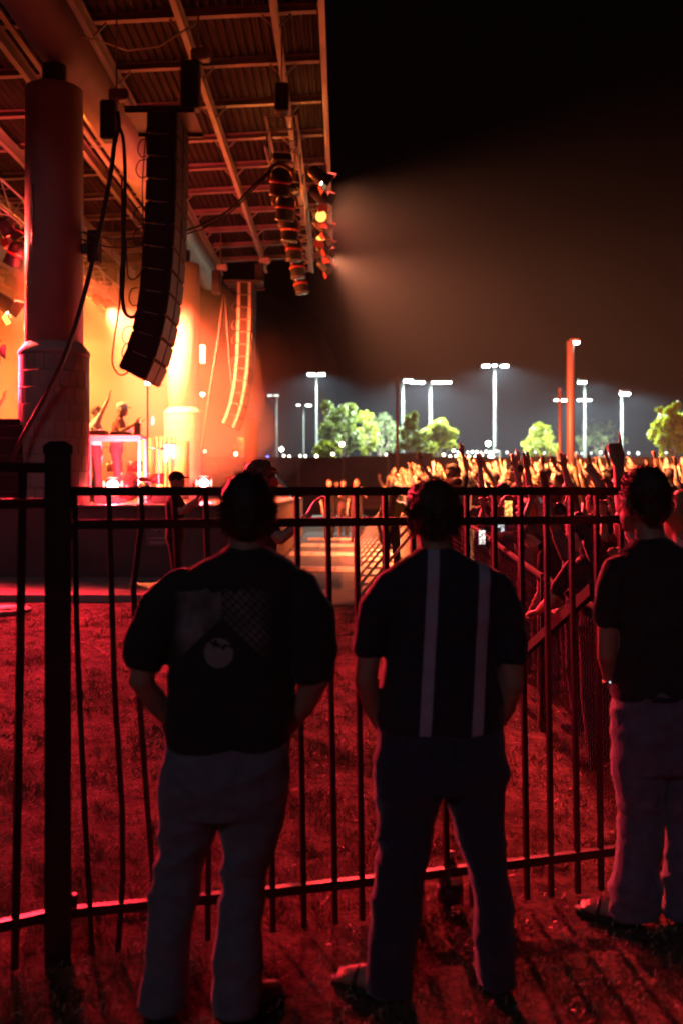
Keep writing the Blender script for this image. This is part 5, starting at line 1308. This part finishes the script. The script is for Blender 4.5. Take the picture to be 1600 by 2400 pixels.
sh = Body()
m2.rows(sh, [(1288, 982, 1068, .062, -.005), (1302, 965, 1085, .082, -.005), (1325, 922, 1140, .098, 0), (1352, 893, 1178, .106, 0), (1400, 890, 1186, .115, 0), (1480, 902, 1172, .122, 0), (1560, 903, 1163, .124, 0), (1640, 892, 1168, .126, 0), (1695, 884, 1172, .128, 0), (1712, 888, 1168, .124, 0)])
m2.limb(sh, [(925, 1372, 0, .066), (884, 1430, -.01, .066), (868, 1500, -.02, .056), (862, 1522, -.02, .052)]); m2.limb(sh, [(1150, 1375, 0, .066), (1180, 1430, -.01, .066), (1192, 1500, -.02, .058), (1195, 1540, -.02, .054)])
m2.part('shirt', sh, .0085, stripe_shirt(), cloth_fold(.009, 5, 6, 2.0, [(1.02, .08, .7)]))
tr = Body()
m2.rows(tr, [(1690, 893, 1165, .12, 0), (1740, 884, 1180, .13, -.005), (1790, 880, 1186, .13, -.01), (1840, 880, 1180, .115, -.005)])
m2.rows(tr, [(1790, 880, 1036, .105, -.005), (1860, 878, 1030, .10, 0), (1930, 884, 1016, .092, .01), (1995, 892, 1002, .086, .015), (2060, 880, 992, .084, .0), (2120, 871, 985, .082, -.005), (2210, 868, 973, .08, -.01), (2312, 860, 962, .08, -.01)])
m2.rows(tr, [(1790, 1030, 1187, .105, -.005), (1850, 1040, 1178, .10, 0), (1930, 1064, 1174, .092, .01), (2010, 1092, 1178, .085, .015), (2060, 1106, 1190, .082, .0), (2120, 1112, 1197, .08, -.005), (2210, 1118, 1200, .078, -.01), (2300, 1122, 1205, .08, -.01)])
m2.part('trousers', tr, .0085, J_navy, cloth_fold(.009, 10, 5, 7.0, [(.12, .12, 1.0), (.5, .1, .7), (.8, .08, .5)]))
def sandal_foot(man, px, py, ang, labelm=M_shoe):
    """bare foot with five toes in a strapped sandal"""
    c = man.q(px, py); c.z = 0.0; a = R(ang); d = Vector((-math.sin(a), math.cos(a), 0)); s = Vector((d.y, -d.x, 0))
    b = Body(); up = Vector((0, 0, 1))
    b.limb([c + up * .12, c + up * .06], [.036, .036], 0); b.limb([c - d * .03 + up * .055, c + d * .07 + up * .058, c + d * .14 + up * .042], [.032, .036, .03], 0)
    b.limb([c + d * .06 + s * .02 + up * .045, c + d * .14 + s * .028 + up * .04], [.026, .022], 0); b.limb([c + d * .06 - s * .02 + up * .045, c + d * .14 - s * .026 + up * .04], [.026, .02], 0)
    for k, (o, L) in enumerate(((.034, .052), (.016, .048), (.0, .042), (-.016, .036), (-.03, .03))):
        r = .0125 if k == 0 else .0092; b.limb([c + d * .14 + s * o + up * .036, c + d * (.14 + L) + s * o * 1.08 + up * .032], [r, r * .9], 0, 7)
    o = man.part('foot', b, .006, SKF, None, 2)
    so = MB(); prof = []
    for j in range(20):
        t = 2 * math.pi * j / 20; yy = math.cos(t); prof.append(c + d * (.075 + yy * .135) + s * math.sin(t) * .05 * (1 + .1 * yy))
    so.rings([[p + up * .001 for p in prof], [p + up * .024 for p in prof]]); so.build('sandal_sole', M_sole, o, True)
    for f_ in (.095, .02):
        st = MB(); st.tube([c + d * f_ + s * .05 * math.cos(t) + up * (.022 + .058 * math.sin(t)) for t in np.linspace(0, math.pi, 9)], .009, 6); st.build('strap', labelm, o, True)
sandal_foot(m2, 900, 2318, 62); sandal_foot(m2, 1165, 2300, 10)
M_red_hair = H_brown
cap_hair(m2.root, v2, H_brown, [((0, -.010, .032), (.088, .102, .104)), ((-.03, .02, .075), (.062, .075, .055)), ((0, -.055, -.005), (.07, .05, .075))])
strands(m2.root, v2, 2200, lambda u: (u.z > 0.05 or (u.y < -.1 and u.z > -.55)) and not (u.y > .6 and u.z < .5), 0.030, H_brown, 5, .0015, .35, .25)

# ---------------- man at the right edge
m3 = Man(4.02, 1535, 'man in dark tee and slate trousers at the right edge, in sandals')
bd = Body()
m3.rows(bd, [(1270, 1485, 1560, .055, 0), (1310, 1450, 1640, .09, 0), (1420, 1440, 1650, .10, 0), (1620, 1445, 1640, .105, 0), (1720, 1440, 1640, .11, 0)])
m3.limb(bd, [(1515, 1215, .01, .058), (1524, 1285, -.01, .062)])
v3 = head(bd, m3.q(1508, 1175, .01), R(24), 1.06)
m3.limb(bd, [(1452, 1335, 0, .05), (1422, 1440, -.02, .046), (1418, 1535, -.02, .040), (1432, 1580, .03, .034), (1448, 1612, .08, .028)])
m3.limb(bd, [(1640, 1335, 0, .05), (1665, 1440, -.02, .046), (1668, 1540, -.02, .040), (1650, 1620, .06, .028)])
hand(bd, m3.q(1448, 1612, .08), (.4, .35, -.8), (.8, 0, .2), 1, 0, .5); hand(bd, m3.q(1650, 1620, .06), (-.15, .25, -1), (-.9, 0, .1), -1, 0, .3)
for pts in ([(1490, 1720, 0, .085), (1485, 1930, .01, .06), (1470, 2150, -.01, .045)], [(1600, 1720, 0, .085), (1600, 1930, .01, .06), (1615, 2140, -.01, .045)]): m3.limb(bd, pts)
m3.part('body', bd, .009, SKF)
sh = Body()
m3.rows(sh, [(1262, 1482, 1566, .062, -.005), (1278, 1468, 1590, .08, -.005), (1300, 1448, 1640, .098, 0), (1335, 1428, 1668, .11, 0), (1400, 1428, 1668, .12, 0), (1500, 1440, 1655, .125, 0), (1580, 1436, 1652, .127, 0), (1622, 1434, 1650, .127, 0), (1638, 1440, 1645, .122, 0)])
m3.limb(sh, [(1455, 1330, 0, .07), (1432, 1385, -.01, .066), (1424, 1430, -.02, .058), (1424, 1452, -.02, .056)]); m3.limb(sh, [(1640, 1330, 0, .07), (1660, 1400, -.01, .066), (1668, 1455, -.02, .056)])
m3.part('shirt', sh, .009, mat('black cotton tee', (0.03, 0.027, 0.03), 0.9, 0, 0.2, 20, 0.3, 120, spec=0.2, sheen=0.35), cloth_fold(.009, 6, 6, 3.0))
tr = Body()
m3.rows(tr, [(1615, 1442, 1645, .12, 0), (1680, 1437, 1650, .128, -.005), (1760, 1438, 1645, .125, -.01), (1800, 1440, 1640, .115, 0)])
m3.rows(tr, [(1760, 1438, 1562, .105, 0), (1840, 1446, 1552, .098, .01), (1900, 1460, 1548, .09, .02), (1960, 1452, 1545, .088, .005), (2020, 1440, 1540, .09, -.005), (2090, 1436, 1535, .092, -.01), (2140, 1436, 1530, .09, -.01)])
m3.rows(tr, [(1760, 1545, 1650, .105, 0), (1840, 1558, 1655, .098, .01), (1920, 1566, 1660, .09, .02), (2000, 1566, 1665, .088, .0), (2080, 1558, 1668, .09, -.01), (2135, 1552, 1668, .09, -.01)])
m3.part('trousers', tr, .009, J_slate, cloth_fold(.013, 9, 6, 11.0, [(.12, .12, .8), (.5, .1, .6)]))
sandal_foot(m3, 1462, 2170, 55); shoe(m3, 1610, 2165, -10, M_shoe, sole=M_sole)
cap_hair(m3.root, v3, H_dark, [((0, -.015, .035), (.087, .100, .104)), ((0, .02, .07), (.07, .075, .05)), ((0, -.06, -.02), (.068, .05, .08))])
strands(m3.root, v3, 1500, lambda u: (u.z > 0.1 or (u.y < -.1 and u.z > -.6)) and not (u.y > .5 and u.z < .55), 0.03, H_dark, 8, .0015, .3, .4)
br = MB(); wq = m3.q(1442, 1600, .06); br.tube([wq + Vector((.034 * math.cos(t), .03 * math.sin(t), .012 * math.cos(t))) for t in np.linspace(0, 6.283, 18)], .006, 6); bo = br.build('wrist_band', M_black, m3.root, True)
MB().ball(wq + Vector((-.012, -.034, .0)), .009).build('watch_face', M_emit('watch face with emitted glint', (0.9, 0.95, 1.0), 1.2), bo, True)  # emission paints the small glint at the wrist
# ------------------------------------------------------------------ performers and staff
def solid(name, col, rough=.85): return mat(name, col, rough, 0, .15, 14, .3, 70)
SK2 = mat('performer skin', (0.44, 0.27, 0.19), 0.5)
W_top = solid('white vest', (0.7, 0.66, 0.62)); B_top = solid('black work shirt', (0.016, 0.015, 0.016)); Y_top = solid('yellow event shirt', (0.45, 0.30, 0.03)); D_pants = solid('black trousers', (0.018, 0.018, 0.02))
R_top = solid('rust red top', (0.25, 0.07, 0.05))
put_person(make_person('down', 'up2', 'short', .016, mats=[SK2, W_top, D_pants]), -4.42, 17.95, -75, 'performer in a white vest with one arm flung up', z=DECK + .005, scale=1.0)
put_person(make_person('half', 'half', 'cap', .016, mats=[SK2, R_top, D_pants], hairm=solid('white cap cloth', (0.7, 0.66, 0.6)), lean=.12), -4.03, 17.85, -85, 'performer in a pale cap bent over the equipment table', z=DECK + .005, scale=1.03)
put_person(make_person('half', 'up2', 'short', .018, mats=[SK2, W_top, D_pants]), -6.35, 18.1, -80, 'performer at the left edge lifting a hand behind the black cabinet', z=DECK + .005)
put_person(make_person('half', 'half', 'cap', .012, mats=[SK2, B_top, D_pants], hairm=B_top), -2.0, 12.0, -88, 'security guard in a dark cap standing before the stage wall', scale=.95)
put_person(make_person('down', 'half', 'curly', .012, mats=[SK2, B_top, D_pants]), -0.60, 7.4, -80, 'curly haired person half hidden behind the printed tee man', scale=1.07)
put_person(make_person('down', 'half', 'long', .014, mats=[SK2, Y_top, D_pants], lean=.15, fem=True), 0.72, 14.6, -35, 'staff member in a yellow shirt at the nearest barricade', scale=.86)
for i, (x, y, f, lb) in enumerate(((-0.35, 28.4, -150, 'dark clothed steward deep in the pit, closest to the stage'), (0.05, 29.6, -170, 'steward with folded arms in the middle of the pit'), (0.42, 27.5, 160, 'steward deep in the pit beside the barricades'), (-0.15, 32.2, 180, 'farthest steward at the end of the pit'))):
    put_person(make_person('half', 'half' if i % 2 else 'down', 'short', .022, mats=[SK2, B_top, D_pants]), x, y, f, lb, scale=1.0)

# ------------------------------------------------------------------ people along the chain link fence
near = {
 'rail_long': make_person('rail', 'rail', 'long', .010, .22, fem=True, fine=True), 'up_long': make_person('up', 'down', 'long', .010, .05, fem=True, fine=True),
 'bow_long': make_person('rail', 'rail', 'long', .010, .75, fem=True, fine=True), 'curly_phone': make_person('phone', 'phone', 'curly', .010, .10, fem=True, fine=True),
 'phone_short': make_person('phone', 'phone', 'short', .010, .05, fine=True), 'high_phone': make_person('highphone', 'highphone', 'long', .010, .05, fem=True, fine=True),
 'both_up': make_person('up', 'up', 'short', .010, 0, fine=True), 'fist': make_person('point', 'down', 'short', .010, .0, fine=True),
 'point': make_person('down', 'point', 'short', .010, 0, fine=True), 'bun': make_person('rail', 'up2', 'bun', .010, .1, fem=True, fine=True)}
spots = [
 ('rail_long', 1.62, 6.25, 35, .90, 'long straight haired woman leaning on the chain link fence beside the right edge man'),
 ('up_long', 1.70, 7.05, 40, .88, 'long haired woman with one bare arm straight up by the dark fence post'),
 ('bow_long', 1.86, 7.55, 60, .92, 'person bowed over the fence with hair hanging down'),
 ('curly_phone', 1.66, 8.7, 30, .86, 'curly haired woman at the fence holding up a phone'),
 ('phone_short', 1.62, 9.6, 30, .86, 'person filming with a bright phone close to the striped shirt man'),
 ('high_phone', 1.78, 8.1, 28, .88, 'long haired woman filming with an orange screened phone held high'),
 ('both_up', 1.98, 9.3, 30, .92, 'person with both open hands raised beside the phone screens'),
 ('fist', 1.64, 4.78, 18, 1.0, 'person raising a fist right beside the right edge man'),
 ('both_up', 2.42, 5.6, 25, .99, 'person with arms up cut off by the right edge'),
 ('point', 2.20, 8.6, 30, .93, 'person pointing a finger up behind the long haired women'),
 ('bun', 2.05, 7.0, 35, .90, 'woman with a hair bun behind the raised bare arm'),
 ('both_up', 1.72, 10.6, 25, .90, 'person with hands up next to the barricade end'),
 ('phone_short', 2.35, 7.7, 35, .92, 'short haired person behind the leaning woman'),
 ('curly_phone', 2.55, 9.1, 30, .93, 'curly haired person farther from the fence, behind the pointing one'),
 ('bun', 2.62, 6.7, 30, .92, 'woman with a hair bun nearest the right edge')]
for (k, x, y, f, s, lb) in spots: put_person(near[k], x, y, f, lb, 'people along the chain link fence', s)
def phone(p, face, label, col, bright, glow=None):
    t = thing('phone', label, 'phone', p, R(face))
    MB().box((0, 0, 0), (.076, .009, .155)).build('case', M_black, t, bevel=.003)
    m = bpy.data.materials.new('phone screen ' + label[:24]); m.use_nodes = True; n = m.node_tree.nodes; l = m.node_tree.links; b = n['Principled BSDF']
    tc = n.new('ShaderNodeTexCoord'); nz = n.new('ShaderNodeTexNoise'); nz.inputs['Scale'].default_value = 42; l.new(tc.outputs['Object'], nz.inputs['Vector'])
    cr = n.new('ShaderNodeValToRGB'); e = cr.color_ramp.elements; e[0].position = .42; e[0].color = (col[0] * .3, col[1] * .3, col[2] * .3, 1); e[1].position = .62; e[1].color = (*col, 1)
    l.new(nz.outputs['Fac'], cr.inputs['Fac']); l.new(cr.outputs['Color'], b.inputs['Emission Color']); b.inputs['Emission Strength'].default_value = bright; b.inputs['Base Color'].default_value = (.01, .01, .01, 1)
    MB().box((0, -.0055, 0.004), (.068, .002, .138)).build('screen', m, t)
phone(at(1128, 1260, 9.75), 12, 'bright white phone screen nearest the striped shirt man', (1, .9, .85), 1.6)
phone(at(1172, 1244, 8.85), 10, 'dark phone screen with small lights, higher than the white one', (.8, .85, .9), 1.0)
phone(at(1190, 1194, 8.3), 8, 'phone with a glowing orange screen held above the crowd', (1, .5, .12), 2.2)
phone(at(1112, 1168, 10.8), 14, 'unlit phone held up left of the orange one', (.08, .02, .02), .3)
phone(at(1268, 1165, 9.6), 10, 'dark phone held up behind the top rail', (.25, .22, .22), .5)

# ------------------------------------------------------------------ the packed lawn crowd
kinds = [('up', 'up', 'short', 'crowd member with both open hands raised on the packed lawn'), ('up2', 'out', 'long', 'long haired crowd member waving both arms on the packed lawn'),
         ('fist', 'down', 'short', 'crowd member raising one fist on the packed lawn'), ('out', 'up', 'curly', 'curly haired crowd member with arms spread high on the packed lawn'),
         ('down', 'point', 'short', 'crowd member pointing one finger up on the packed lawn'), ('phone', 'phone', 'long', 'long haired crowd member holding both hands before the face'),
         ('up', 'half', 'bun', 'crowd member with hair in a bun and one hand up'), ('half', 'half', 'cap', 'crowd member in a cap with bent arms'), ('up2', 'up2', 'short', 'crowd member with both hands over the head, arms bent')]
meshes = [make_person(a, b_, h, .021, .03, fem=(h in ('long', 'bun'))) for (a, b_, h, _) in kinds]
rc = random.Random(21); pl = []
yy = 8.2
while yy < 47:
    step = 0.72 + 0.010 * yy
    xx = (1.75 if yy < 13 else 1.45 + 0.02 * (yy - 13)) + .3 * rc.random()
    while xx < 0.345 * yy + 0.5:
        x = xx + rc.uniform(-.18, .18); y = yy + rc.uniform(-.25, .25)
        if x > (1.62 if y < 13 else 1.4 + .02 * (y - 13)) and all((x - q[1]) ** 2 + (y - q[2]) ** 2 > .2 for q in spots) and rc.random() < .93: pl.append((x, y))
        xx += step * (0.9 + .25 * rc.random())
    yy += step * 1.12
pl.sort(key=lambda p: p[1])
for i, (x, y) in enumerate(pl[:300]):
    k = rc.choice([0, 1, 1, 2, 3, 4, 5, 5, 6, 7, 7, 8, 8]) if y > 14.5 else rc.choice([5, 7, 7, 5, 2, 4, 6, 7])
    f = math.degrees(math.atan2(4.0 + x, 22.0 - y)) + rc.uniform(-22, 22)
    put_person(meshes[k], x, y, f, kinds[k][3], 'packed lawn crowd', rc.uniform(.90, 1.05) if y > 14.5 else rc.uniform(.82, .90))
print('CROWD', len(pl))
